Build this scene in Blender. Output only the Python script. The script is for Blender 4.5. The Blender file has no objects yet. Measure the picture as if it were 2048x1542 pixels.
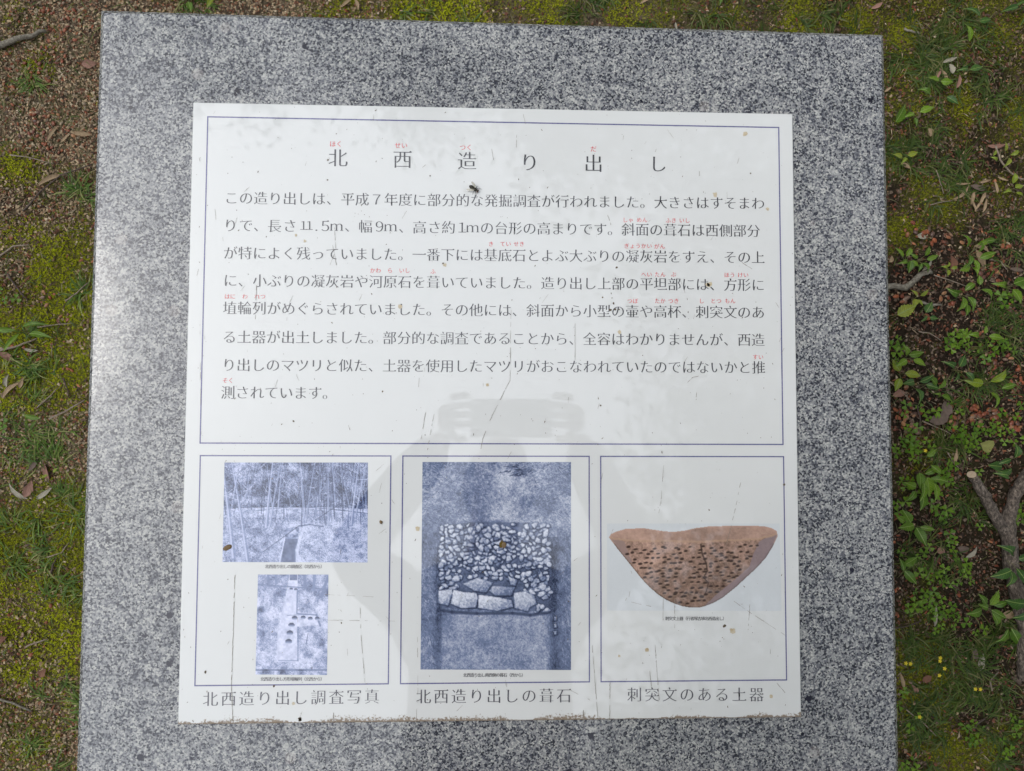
import bpy, bmesh, math, random
import numpy as np
from mathutils import Vector, Matrix

random.seed(7)
rng = np.random.default_rng(7)
C = bpy.context.scene.collection
S = bpy.context.scene
HT = 0.60            # height of the sign face above the ground

# ------------------------------------------------------------------ camera
FPX = 1421.0
CAM_R = np.array([[0.9993, 0.0037, 0.0363], [0.0054, -0.9990, -0.0451], [0.0361, 0.0453, -0.9983]])  # rows: right, down, forward
u_, _, v_ = np.linalg.svd(CAM_R); CAM_R = u_ @ v_
CAM_C = np.array([-0.00962, -0.00894, HT + 0.69809])
cam = bpy.data.cameras.new('camera'); co = bpy.data.objects.new('camera', cam); C.objects.link(co); S.camera = co
cam.sensor_fit = 'HORIZONTAL'; cam.sensor_width = 36.0; cam.lens = FPX / 2048 * 36.0
cam.clip_start = 0.01; cam.clip_end = 500
M = Matrix(((CAM_R[0][0], -CAM_R[1][0], -CAM_R[2][0], CAM_C[0]),
            (CAM_R[0][1], -CAM_R[1][1], -CAM_R[2][1], CAM_C[1]),
            (CAM_R[0][2], -CAM_R[1][2], -CAM_R[2][2], CAM_C[2]), (0, 0, 0, 1)))
co.matrix_world = M

# ------------------------------------------------------------------ world, sun, exposure
SUN_EL, SUN_AZ = math.radians(50), math.radians(280)
w = bpy.data.worlds.new('World'); S.world = w; w.use_nodes = True
nt = w.node_tree; nt.nodes.clear()
sky = nt.nodes.new('ShaderNodeTexSky'); sky.sky_type = 'NISHITA'; sky.sun_disc = False
sky.sun_elevation = SUN_EL; sky.sun_rotation = SUN_AZ; sky.air_density = 1.6; sky.dust_density = 2.0; sky.ozone_density = 1.0
hs = nt.nodes.new('ShaderNodeHueSaturation'); hs.inputs['Saturation'].default_value = 0.22; hs.inputs['Value'].default_value = 1.0
bg = nt.nodes.new('ShaderNodeBackground'); bg.inputs['Strength'].default_value = 0.15
wo = nt.nodes.new('ShaderNodeOutputWorld')
tcw = nt.nodes.new('ShaderNodeTexCoord'); sxw = nt.nodes.new('ShaderNodeSeparateXYZ'); nt.links.new(tcw.outputs['Generated'], sxw.inputs[0])
ovc = nt.nodes.new('ShaderNodeMath'); ovc.operation = 'MULTIPLY_ADD'; ovc.inputs[1].default_value = 1.3; ovc.inputs[2].default_value = 0.65   # overcast sky: brightest overhead
nt.links.new(sxw.outputs['Z'], ovc.inputs[0])
vmw = nt.nodes.new('ShaderNodeVectorMath'); vmw.operation = 'SCALE'; nt.links.new(hs.outputs[0], vmw.inputs[0]); nt.links.new(ovc.outputs[0], vmw.inputs['Scale'])
nt.links.new(sky.outputs[0], hs.inputs['Color']); nt.links.new(vmw.outputs[0], bg.inputs[0]); nt.links.new(bg.outputs[0], wo.inputs[0])
sl = bpy.data.lights.new('sun', 'SUN'); sl.energy = 0.5; sl.angle = math.radians(25); sl.color = (1.0, 0.96, 0.9)
so = bpy.data.objects.new('sun', sl); C.objects.link(so)
sd = Vector((math.sin(SUN_AZ) * math.cos(SUN_EL), math.cos(SUN_AZ) * math.cos(SUN_EL), math.sin(SUN_EL)))
so.rotation_euler = sd.to_track_quat('Z', 'Y').to_euler(); so.location = (0, 0, 12)
S.view_settings.view_transform = 'Standard'; S.view_settings.look = 'None'
S.view_settings.exposure = 0.75; S.view_settings.gamma = 1.0; S.view_settings.use_curve_mapping = False

# ------------------------------------------------------------------ helpers
def at(x, y, z=0.0):
    """point of the plane at height z seen at photo position x, y"""
    d = CAM_R.T @ np.array([(x - 1024) / FPX, (y - 771) / FPX, 1.0])
    t = (z - CAM_C[2]) / d[2]
    p = CAM_C + t * d
    return Vector((p[0], p[1], z))
def lin(r, g, b):
    return tuple((c / 255 / 12.92) if c / 255 <= 0.04045 else ((c / 255 + 0.055) / 1.055) ** 2.4 for c in (r, g, b))
def tag(o, label=None, cat=None, group=None, kind=None):
    if label: o['label'] = label
    if cat: o['category'] = cat
    if group: o['group'] = group
    if kind: o['kind'] = kind
    return o
def link(name, me, mat=None, parent=None, loc=None):
    if mat is not None and not me.materials: me.materials.append(mat)
    o = bpy.data.objects.new(name, me); C.objects.link(o)
    if parent: o.parent = parent
    if loc is not None: o.location = loc
    return o
def empty(name, loc=(0, 0, 0), rz=0.0):
    o = bpy.data.objects.new(name, None); C.objects.link(o); o.location = loc; o.rotation_euler = (0, 0, rz)
    o.empty_display_size = 0.02
    return o
def mesh_np(name, V, F, col=None, smooth=False):
    """V (n,3); F (m,3) or (m,4); col per vertex (n,3)"""
    V = np.ascontiguousarray(V, dtype=np.float32); F = np.ascontiguousarray(F, dtype=np.int32)
    me = bpy.data.meshes.new(name)
    k = F.shape[1]
    me.vertices.add(len(V)); me.vertices.foreach_set('co', V.ravel())
    me.loops.add(F.size); me.loops.foreach_set('vertex_index', F.ravel())
    me.polygons.add(len(F)); me.polygons.foreach_set('loop_start', np.arange(0, F.size, k, dtype=np.int32))
    me.polygons.foreach_set('loop_total', np.full(len(F), k, dtype=np.int32))
    if smooth: me.polygons.foreach_set('use_smooth', np.ones(len(F), dtype=bool))
    me.update(calc_edges=True)
    if col is not None:
        a = me.color_attributes.new('tint', 'FLOAT_COLOR', 'POINT')
        cc = np.ones((len(V), 4), dtype=np.float32); cc[:, :3] = col
        a.data.foreach_set('color', cc.ravel())
    return me
def bm_mesh(name, bm, smooth=False):
    me = bpy.data.meshes.new(name); bm.to_mesh(me); bm.free()
    if smooth:
        for p in me.polygons: p.use_smooth = True
    return me
def box_bm(x0, x1, y0, y1, z0, z1, bevel=0.0, seg=2):
    bm = bmesh.new(); bmesh.ops.create_cube(bm, size=1)
    for v in bm.verts: v.co = Vector(((x0 + x1) / 2 + v.co.x * (x1 - x0), (y0 + y1) / 2 + v.co.y * (y1 - y0), (z0 + z1) / 2 + v.co.z * (z1 - z0)))
    if bevel: bmesh.ops.bevel(bm, geom=bm.edges[:], offset=bevel, segments=seg, affect='EDGES', profile=0.5)
    return bm
def tube_arrays(pts, rad, n=8, jitter=0.0, cap=True):
    P = np.array(pts, float); R = np.array(rad, float)
    m = len(P); T = np.gradient(P, axis=0); T /= np.linalg.norm(T, axis=1)[:, None] + 1e-12
    up = np.array([0, 0, 1.0]) if abs(T[:, 2]).mean() < 0.8 else np.array([1.0, 0, 0])
    V = []
    for i in range(m):
        s = np.cross(T[i], up); s /= np.linalg.norm(s) + 1e-12; q = np.cross(s, T[i])
        for k in range(n):
            a = 2 * math.pi * k / n; r = R[i] * (1 + jitter * (rng.random() - 0.5))
            V.append(P[i] + r * (math.cos(a) * s + math.sin(a) * q))
    F = []
    for i in range(m - 1):
        for k in range(n):
            a = i * n + k; b = i * n + (k + 1) % n
            F.append((a, b, b + n)); F.append((a, b + n, a + n))
    if cap:
        V.append(P[0]); V.append(P[-1]); c0, c1 = len(V) - 2, len(V) - 1
        for k in range(n):
            F.append((c0, (k + 1) % n, k)); F.append((c1, (m - 1) * n + k, (m - 1) * n + (k + 1) % n))
    return np.array(V), np.array(F)
def tube(name, pts, rad, mat, parent=None, n=8, jitter=0.0, smooth=True):
    V, F = tube_arrays(pts, rad, n, jitter)
    return link(name, mesh_np(name, V, F, smooth=smooth), mat, parent)

def vnoise(h, w_, cell, r=rng):
    gh, gw = int(h / cell) + 3, int(w_ / cell) + 3
    g = r.random((gh, gw)); y = np.arange(h) / cell; x = np.arange(w_) / cell
    yi = y.astype(int); xi = x.astype(int); fy = y - yi; fx = x - xi
    fy = fy * fy * (3 - 2 * fy); fx = fx * fx * (3 - 2 * fx)
    a = g[np.ix_(yi, xi)]; b = g[np.ix_(yi, xi + 1)]; c = g[np.ix_(yi + 1, xi)]; d = g[np.ix_(yi + 1, xi + 1)]
    return (a * (1 - fx) + b * fx) * (1 - fy[:, None]) + (c * (1 - fx) + d * fx) * fy[:, None]
def fbm(h, w_, cell, oct_=4, gain=0.55, r=rng):
    o = np.zeros((h, w_)); a = 1; s = 0
    for i in range(oct_):
        o += a * vnoise(h, w_, max(cell / 2 ** i, 1.0), r); s += a; a *= gain
    return o / s

# ------------------------------------------------------------------ materials
class NB:
    def __init__(s, name):
        s.m = bpy.data.materials.new(name); s.m.use_nodes = True; s.t = s.m.node_tree
        s.b = s.t.nodes['Principled BSDF']; s.out = s.t.nodes['Material Output']
    def n(s, kind, **kw):
        nd = s.t.nodes.new(kind)
        for k, v in kw.items():
            if k.startswith('i_'): nd.inputs[k[2:].replace('_', ' ')].default_value = v
            else: setattr(nd, k, v)
        return nd
    def l(s, a, b): s.t.links.new(a, b)
    def coord(s): return s.n('ShaderNodeNewGeometry').outputs['Position']
    def objc(s): return s.n('ShaderNodeTexCoord').outputs['Object']
    def noise(s, vec, scale, detail=4, rough=0.6, out='Fac', dist=0.0):
        nd = s.n('ShaderNodeTexNoise'); nd.inputs['Scale'].default_value = scale; nd.inputs['Detail'].default_value = detail
        nd.inputs['Roughness'].default_value = rough; nd.inputs['Distortion'].default_value = dist
        if vec is not None: s.l(vec, nd.inputs['Vector'])
        return nd.outputs[out]
    def ramp(s, fac, stops, interp='LINEAR'):
        nd = s.n('ShaderNodeValToRGB'); cr = nd.color_ramp; cr.interpolation = interp
        while len(cr.elements) < len(stops): cr.elements.new(0.5)
        for e, (p, c) in zip(cr.elements, stops):
            e.position = p; e.color = (*c, 1) if len(c) == 3 else c
        s.l(fac, nd.inputs[0]); return nd.outputs[0]
    def mix(s, fac, a, b, mode='MIX'):
        nd = s.n('ShaderNodeMix', data_type='RGBA', blend_type=mode)
        for sock, v in ((nd.inputs[0], fac), (nd.inputs[6], a), (nd.inputs[7], b)):
            if isinstance(v, (int, float)): sock.default_value = v
            elif isinstance(v, tuple): sock.default_value = (*v, 1) if len(v) == 3 else v
            else: s.l(v, sock)
        return nd.outputs[2]
    def math(s, op, a, b=0.0, clamp=False):
        nd = s.n('ShaderNodeMath', operation=op, use_clamp=clamp)
        for sock, v in ((nd.inputs[0], a), (nd.inputs[1], b)):
            if isinstance(v, (int, float)): sock.default_value = v
            else: s.l(v, sock)
        return nd.outputs[0]
    def bump(s, h, strength, dist):
        nd = s.n('ShaderNodeBump'); nd.inputs['Strength'].default_value = strength; nd.inputs['Distance'].default_value = dist
        s.l(h, nd.inputs['Height']); s.l(nd.outputs[0], s.b.inputs['Normal'])
    def set(s, **kw):
        for k, v in kw.items():
            sock = s.b.inputs[k.replace('_', ' ')]
            if isinstance(v, (int, float)): sock.default_value = v
            elif isinstance(v, tuple): sock.default_value = (*v, 1) if len(v) == 3 else v
            else: s.l(v, sock)
        return s
G3 = lambda v: (v, v, v)

def mat_granite():
    m = NB('speckled_granite'); p = m.objc()
    warp = m.noise(p, 700, 2, 0.5, 'Color')
    vm = m.n('ShaderNodeVectorMath', operation='MULTIPLY_ADD'); m.l(warp, vm.inputs[0]); vm.inputs[1].default_value = (0.0022,) * 3; m.l(p, vm.inputs[2])
    q = vm.outputs[0]
    vo = m.n('ShaderNodeTexVoronoi', feature='F1'); vo.inputs['Scale'].default_value = 640; vo.inputs['Randomness'].default_value = 1; m.l(q, vo.inputs['Vector'])
    sep = m.n('ShaderNodeSeparateColor'); m.l(vo.outputs['Color'], sep.inputs[0])
    big = m.noise(p, 13, 4, 0.6)
    mid = m.noise(p, 75, 3, 0.6)
    t = m.math('ADD', sep.outputs[0], m.math('MULTIPLY', m.math('SUBTRACT', big, 0.5), 0.38))
    t = m.math('ADD', t, m.math('MULTIPLY', m.math('SUBTRACT', mid, 0.5), 0.8))
    base = m.ramp(t, [(0.0, (0.034, 0.037, 0.050)), (0.20, (0.064, 0.069, 0.092)), (0.26, (0.125, 0.133, 0.163)), (0.46, (0.19, 0.197, 0.22)),
                      (0.52, (0.275, 0.285, 0.305)), (0.82, (0.35, 0.36, 0.37)), (0.86, (0.43, 0.44, 0.44)), (1.0, (0.51, 0.515, 0.505))])
    fine = m.noise(p, 1300, 3, 0.75)
    dk = m.ramp(fine, [(0.38, G3(0.42)), (0.50, G3(1.0)), (1.0, G3(1.1))])
    col = m.mix(0.75, m.mix(1.0, base, (0.90, 0.89, 0.87), 'MULTIPLY'), dk, 'MULTIPLY')
    # occasional larger biotite clots and warm feldspar
    vo2 = m.n('ShaderNodeTexVoronoi', feature='F1'); vo2.inputs['Scale'].default_value = 42; m.l(q, vo2.inputs['Vector'])
    sep2 = m.n('ShaderNodeSeparateColor'); m.l(vo2.outputs['Color'], sep2.inputs[0])
    clot = m.math('MULTIPLY', m.math('GREATER_THAN', sep2.outputs[0], 0.955), m.math('LESS_THAN', m.math('ADD', vo2.outputs['Distance'], m.math('MULTIPLY', m.math('SUBTRACT', m.noise(p, 350, 2), .5), .35)), 0.14))
    col = m.mix(clot, col, (0.022, 0.022, 0.035))
    warm = m.math('MULTIPLY', m.math('GREATER_THAN', sep2.outputs[1], 0.93), m.math('LESS_THAN', vo2.outputs['Distance'], 0.25))
    col = m.mix(m.math('MULTIPLY', warm, 0.16), col, (0.50, 0.44, 0.40))
    m.set(Base_Color=col, Roughness=m.math('ADD', 0.05, m.math('MULTIPLY', mid, 0.07)), IOR=1.5)
    m.bump(m.noise(p, 500, 2), 0.05, 0.0004)
    return m.m
def gloss_mat(name, col, wear=0.5):
    """printed, laminated sheet: all inks share the same gloss"""
    m = NB(name); p = m.objc()
    c = col
    if wear:
        k = m.noise(p, 900, 3, 0.7)
        c = m.mix(m.ramp(k, [(0.30, G3(0.0)), (0.75, G3(wear))]), col, (0.55, 0.56, 0.57))
    m.set(Base_Color=c, Roughness=0.03, IOR=1.6)
    return m.m
def mat_panel():
    m = NB('white_laminate'); p = m.objc()
    sx = m.n('ShaderNodeSeparateXYZ'); m.l(p, sx.inputs[0])
    base = m.mix(m.noise(p, 5, 3), (0.592, 0.603, 0.604), (0.63, 0.64, 0.64))
    # rusty dirt gathered at the lower edge
    h = m.math('ADD', sx.outputs[1], 0.3)                    # metres above the lower edge
    n1 = m.noise(p, 420, 4, 0.7); n2 = m.noise(p, 16, 3, 0.6)
    lim = m.math('MULTIPLY', m.math('ADD', m.math('MULTIPLY', n2, n2), -0.13, True), 0.045)
    lim = m.math('ADD', lim, 0.0004)
    fall = m.math('SUBTRACT', 1.0, m.math('DIVIDE', h, lim), True)
    amt = m.ramp(m.math('ADD', m.math('MULTIPLY', fall, 0.30), n1), [(0.64, G3(0)), (0.72, G3(0.9))])
    on = m.math('GREATER_THAN', fall, 0.001)
    d = m.mix(m.noise(p, 260, 3), (0.08, 0.045, 0.02), (0.25, 0.18, 0.11))
    col = m.mix(m.math('MULTIPLY', amt, on), base, d)
    edge = m.math('LESS_THAN', h, m.math('MULTIPLY', m.noise(p, 60, 4, .7), 0.0012))
    col = m.mix(m.math('MULTIPLY', edge, m.ramp(n2, [(.45, G3(.05)), (.62, G3(.9))])), col, (0.16, 0.11, 0.06))
    m.set(Base_Color=col, Roughness=m.math('ADD', 0.03, m.math('MULTIPLY', m.math('MULTIPLY', amt, on), 0.6)), IOR=1.6)
    return m.m
def mat_tint(name, rough=0.7, transl=0.0, var=0.25, scale=250, spec=0.3, gloss_print=False):
    m = NB(name)
    at_ = m.n('ShaderNodeAttribute', attribute_name='tint')
    if gloss_print:
        m.set(Base_Color=at_.outputs['Color'], Roughness=0.03, IOR=1.6)
        return m.m
    k = m.noise(m.objc(), scale, 3)
    col = m.mix(1.0, at_.outputs['Color'], m.ramp(k, [(0.2, G3(1 - var)), (0.8, G3(1 + var))]), 'MULTIPLY')
    m.set(Base_Color=col, Roughness=rough, Specular_IOR_Level=spec)
    if transl:
        tr = m.n('ShaderNodeBsdfTranslucent'); m.l(col, tr.inputs[0])
        mx = m.n('ShaderNodeMixShader'); mx.inputs[0].default_value = transl
        m.l(m.b.outputs[0], mx.inputs[1]); m.l(tr.outputs[0], mx.inputs[2]); m.l(mx.outputs[0], m.out.inputs[0])
    return m.m
def mat_plain(name, a, b=None, scale=60, rough=0.7, bump=0.0, bscale=200, spec=0.3, transl=0.0, stretch=None):
    m = NB(name); p = m.objc()
    if stretch:
        mp = m.n('ShaderNodeMapping'); mp.inputs['Scale'].default_value = stretch; m.l(p, mp.inputs[0]); p = mp.outputs[0]
    col = m.mix(m.ramp(m.noise(p, scale, 5, 0.65), [(0.3, G3(0)), (0.7, G3(1))]), a, b or a)
    m.set(Base_Color=col, Roughness=rough, Specular_IOR_Level=spec)
    if bump: m.bump(m.noise(p, bscale, 4, 0.7), bump, 0.001)
    if transl:
        tr = m.n('ShaderNodeBsdfTranslucent'); m.l(col, tr.inputs[0])
        mx = m.n('ShaderNodeMixShader'); mx.inputs[0].default_value = transl
        m.l(m.b.outputs[0], mx.inputs[1]); m.l(tr.outputs[0], mx.inputs[2]); m.l(mx.outputs[0], m.out.inputs[0])
    return m.m

# ------------------------------------------------------------------ glyph outlines (mincho-like brush contrast)
def build_glyphs(specs):
    """specs: set of (char, style); returns {(char, style): (V2, F, width)}"""
    chars = sorted({c for c, s in specs})
    tmp = []
    for ch in chars:
        cu = bpy.data.curves.new('glyph', 'FONT'); cu.body = ch; cu.size = 1.0
        o = bpy.data.objects.new('glyph', cu); C.objects.link(o); tmp.append(o)
    dg = bpy.context.evaluated_depsgraph_get()
    outl = {}
    for ch, o in zip(chars, tmp):
        cv = o.to_curve(dg); loops = []
        for sp in cv.splines:
            bp = sp.bezier_points; P = []
            for i in range(len(bp)):
                a, b = bp[i], bp[(i + 1) % len(bp)]
                p0, p1, p2, p3 = [np.array(v[:2]) for v in (a.co, a.handle_right, b.handle_left, b.co)]
                chord = p3 - p0; L = np.linalg.norm(chord) + 1e-9
                dev = max(abs(np.cross(chord, p1 - p0)), abs(np.cross(chord, p2 - p0))) / L
                k = 1 if dev < 0.004 else (3 if dev < 0.03 else 5)
                for j in range(k):
                    t = j / k
                    P.append((1 - t) ** 3 * p0 + 3 * (1 - t) ** 2 * t * p1 + 3 * (1 - t) * t * t * p2 + t ** 3 * p3)
            Q = [P[0]]
            for q in P[1:]:
                if np.linalg.norm(q - Q[-1]) > 1e-4: Q.append(q)
            if np.linalg.norm(Q[0] - Q[-1]) < 1e-4: Q.pop()
            if len(Q) > 2: loops.append(np.array(Q))
        outl[ch] = loops
        o.to_curve_clear()
    for o in tmp: bpy.data.objects.remove(o)
    area = lambda P: 0.5 * np.sum(P[:, 0] * np.roll(P[:, 1], -1) - np.roll(P[:, 0], -1) * P[:, 1])
    def offset(P, ax, ay, sgn):
        n = len(P); E = np.roll(P, -1, 0) - P; L = np.linalg.norm(E, axis=1)[:, None] + 1e-12; E = E / L
        N = np.c_[-E[:, 1], E[:, 0]] * sgn                 # towards the ink
        d = ax * N[:, 0] ** 2 + ay * N[:, 1] ** 2
        out = []
        for i in range(n):
            n0, n1, d0, d1 = N[i - 1], N[i], d[i - 1], d[i]
            det = n0[0] * n1[1] - n0[1] * n1[0]
            if abs(det) < 0.25: s = (n0 * d0 + n1 * d1) / 2 * 1.0
            else: s = np.array([(d0 * n1[1] - d1 * n0[1]) / det, (n0[0] * d1 - n1[0] * d0) / det])
            out.append(P[i] + s)
        return np.array(out)
    def serif(P, sgn, latin):
        n = len(P); out = []
        E = np.roll(P, -1, 0) - P; L = np.linalg.norm(E, axis=1)
        hor = lambda e, l: abs(e[1]) < 0.12 * l + 1e-9
        ver = lambda e, l: abs(e[0]) < 0.12 * l + 1e-9
        for i in range(n):
            e, l = E[i], L[i]; e0, l0, e1, l1 = E[i - 1], L[i - 1], E[(i + 1) % n], L[(i + 1) % n]
            nx = (-e[1] / l) * sgn if l > 0 else 0; ny = (e[0] / l) * sgn if l > 0 else 0
            if not latin and ver(e, l) and nx < -0.9 and 0.03 < l < 0.11 and hor(e0, l0) and hor(e1, l1) and l0 > 0.14 and l1 > 0.14 and e0[0] > 0 and e1[0] < 0:
                a, b = P[i], P[(i + 1) % n]; up_first = a[1] > b[1]
                hi = a if up_first else b
                seq = [hi + (-0.125, 0), hi + (-0.045, 0.058), hi + (0.012, 0.0)]
                if up_first: out += [np.array(q) for q in seq]      # next vertex b follows
                else:
                    out.append(a); out += [np.array(q) for q in seq[::-1]]
                    out.append(None)                                # marks that b is replaced
                continue
            if latin and hor(e, l) and ny > 0.9 and 0.03 < l < 0.14 and ver(e0, l0) and ver(e1, l1):
                a, b = P[i], P[(i + 1) % n]; s = 1 if b[0] > a[0] else -1
                out += [a + (0, .03), a + (-s * .06, .03), a + (-s * .06, 0), b + (s * .06, 0), b + (s * .06, .03), b + (0, .03), None]
                continue
            out.append(P[i])
        res = []; skip = False
        for q in out:
            if q is None: skip = True; continue
            if skip: skip = False; continue
            res.append(q)
        if skip and res: res.pop(0)
        return np.array(res)
    big = bpy.data.curves.new('fill', 'CURVE'); big.dimensions = '2D'; big.fill_mode = 'BOTH'; big.resolution_u = 1
    keys = sorted(specs)
    for gi, (ch, st) in enumerate(keys):
        loops = outl[ch]
        if not loops: continue
        sg = 1 if max((area(P) for P in loops), key=abs) > 0 else -1
        latin = ord(ch) < 128 or ch in '１ｍ'
        for P in loops:
            if st == 'mincho':
                Q = offset(P, -0.005, 0.0180, sg)
                Q = serif(Q, sg, latin)
            elif st == 'light': Q = offset(P, -0.004, 0.004, sg)
            elif st == 'bold': Q = offset(P, -0.012, -0.004, sg)
            else: Q = P
            sp = big.splines.new('POLY'); sp.points.add(len(Q) - 1); sp.use_cyclic_u = True
            arr = np.zeros((len(Q), 4), np.float32); arr[:, :2] = Q; arr[:, 0] += gi * 4.0; arr[:, 3] = 1
            sp.points.foreach_set('co', arr.ravel())
    ob = bpy.data.objects.new('fill', big); C.objects.link(ob)
    dg = bpy.context.evaluated_depsgraph_get(); dg.update()
    me = ob.evaluated_get(dg).to_mesh()
    V = np.zeros(len(me.vertices) * 3, np.float32); me.vertices.foreach_get('co', V); V = V.reshape(-1, 3)
    me.calc_loop_triangles(); F = np.zeros(len(me.loop_triangles) * 3, np.int32); me.loop_triangles.foreach_get('vertices', F); F = F.reshape(-1, 3)
    ob.evaluated_get(dg).to_mesh_clear(); bpy.data.objects.remove(ob)
    gid = np.floor((V[:, 0] + 1.0) / 4.0).astype(int)
    res = {}
    for gi, k in enumerate(keys):
        idx = np.where(gid == gi)[0]
        if len(idx) == 0: res[k] = (np.zeros((0, 2)), np.zeros((0, 3), int), (0, 0)); continue
        mp = np.full(len(V), -1); mp[idx] = np.arange(len(idx))
        f = F[gid[F[:, 0]] == gi]
        v = V[idx, :2].astype(float).copy(); v[:, 0] -= gi * 4.0
        res[k] = (v, mp[f], (v[:, 0].min(), v[:, 0].max()))
    return res

SIGN_Z = 0.0
pan = lambda x, y: np.array(at(x, y, HT))[:2]
def row(text, a, b, size, st='mincho'):
    """chars evenly from centre a to centre b (photo positions on the sign face)"""
    A, B = pan(*a), pan(*b); n = len(text)
    return [(c, A + (B - A) * (i / max(n - 1, 1)), size, st) for i, c in enumerate(text)]
def at_pts(items, size, st='mincho'):
    return [(c, pan(x, y), size * k, st) for c, x, y, k in items]
body = {}
X0, X1 = 462, 1515
bl = [("この造り出しは、平成７年度に部分的な発掘調査が行われました。大きさはすそまわ", (463, 396), (1516, 407)),
      ("が特によく残っていました。一番下には基底石とよぶ大ぶりの凝灰岩をすえ、その上", (461, 506), (1516, 515)),
      ("に、小ぶりの凝灰岩や河原石を葺いていました。造り出し上部の平坦部には、方形に", (461, 561), (1516, 570)),
      ("埴輪列がめぐらされていました。その他には、斜面から小型の壷や高杯、刺突文のあ", (460, 616), (1516, 625)),
      ("る土器が出土しました。部分的な調査であることから、全容はわかりませんが、西造", (459, 674), (1516, 680)),
      ("り出しのマツリと似た、土器を使用したマツリがおこなわれていたのではないかと推", (458, 730), (1517, 735)),
      ("測されています。", (456, 785), (659, 786))]
EM = 0.0141
lines = [row(t, a, b, EM) for t, a, b in bl]
l2 = at_pts([('り', 461, 451, 1), ('で', 492, 451, 1), ('、', 521, 451, 1), ('長', 549, 452, 1), ('さ', 580, 452, 1),
             ('１', 607, 451, .86), ('１', 619, 451, .86), ('.', 633, 451, 1), ('５', 651, 452, 1), ('ｍ', 673, 452, .95), ('、', 703, 452, 1), ('幅', 731, 453, 1),
             ('９', 759, 453, 1), ('ｍ', 781, 453, .95), ('、', 811, 454, 1), ('高', 839, 455, 1), ('さ', 869, 455, 1), ('約', 897, 455, 1), ('１', 924, 455, 1), ('ｍ', 945, 455, .95)], EM)
l2 += row("の台形の高まりです。斜面の葺石は西側部分", (974, 456), (1507, 462), EM)
lines.insert(1, l2)
title = at_pts([('北', 676, 316, 1), ('西', 805, 319, 1), ('造', 934, 322, 1), ('り', 1059, 325, 1), ('出', 1187, 327, 1), ('し', 1316, 328, .95)], 0.0198)
def ruby(t, x, y, em=11.3, st='light'):
    n = len(t); return row(t, (x - em * (n - 1) / 2, y), (x + em * (n - 1) / 2, y), em / 2040 * 1.0, st) if n > 1 else [(t, pan(x, y), em / 2040, st)]
rb = []
for t, x, y in (("ほく", 672, 288), ("せい", 802, 291), ("つく", 932, 295), ("だ", 1187, 298)): rb.append(ruby(t, x, y, 13.2))
rb_body = [[("しゃ", 1256, 440), ("めん", 1284, 440), ("ふき", 1342, 441), ("いし", 1369, 441)],
           [("き", 982, 488), ("てい", 1011, 488), ("せき", 1038, 488), ("ぎょうかい", 1276, 492), ("がん", 1319, 493)],
           [("かわ", 751, 541), ("ら", 780, 541), ("いし", 809, 541), ("ふ", 866, 543), ("へい", 1293, 549), ("たん", 1320, 549), ("ぶ", 1347, 549), ("ほう", 1459, 550), ("けい", 1486, 550)],
           [("はに", 460, 593), ("わ", 490, 593), ("れつ", 520, 593), ("つぼ", 1265, 602), ("たか", 1320, 602), ("つき", 1347, 602), ("し", 1403, 602), ("とつ", 1432, 602), ("もん", 1460, 602)],
           [("すい", 1516, 714)], [("そく", 456, 761)]]
rb_rows = [ruby(*r) for q in rb_body for r in q]
caps = [row("北西造り出し調査写真", (421, 1398), (744, 1393), 0.0150), row("北西造り出しの葺石", (847, 1393), (1128, 1391), 0.0150), row("刺突文のある土器", (1269, 1389), (1513, 1389), 0.0150)]
small = [row("北西造り出しの調査区（北西から）", (534, 1133), (645, 1133), 0.0040, 'bold'), row("北西造り出し方形埴輪列（北西から）", (525, 1358), (645, 1358), 0.0040, 'bold'),
         row("北西造り出し南西側の葺石（西から）", (930, 1350), (1047, 1350), 0.0040, 'bold'), row("刺突文土器（行者塚古墳北西造出し）", (1334, 1237), (1449, 1237), 0.0040, 'bold')]
allrows = lines + [title] + rb + rb_rows + caps + small
GL = build_glyphs({(c, st) for r in allrows for (c, p, s, st) in r})
def text_mesh(name, items, mat, parent, z):
    VV, FF, off = [], [], 0
    for c, p, s, st in items:
        v, f, (x0, x1) = GL[(c, st)]
        if len(v) == 0: continue
        cx = (x0 + x1) / 2 if (ord(c) < 128) else 0.5
        cy = 0.37 if ord(c) >= 128 else 0.35
        s2 = s * (1.12 if ord(c) < 128 and c != 'm' else 1.0)
        VV.append(np.c_[p[0] + (v[:, 0] - cx) * s2, p[1] + (v[:, 1] - cy) * s2, np.full(len(v), z)]); FF.append(f + off); off += len(v)
    V = np.concatenate(VV); F = np.concatenate(FF)
    n = np.cross(V[F[:, 1]] - V[F[:, 0]], V[F[:, 2]] - V[F[:, 0]])[:, 2]
    F = np.where(n[:, None] < 0, F[:, ::-1], F)
    return link(name, mesh_np(name, V, F), mat, parent)

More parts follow.
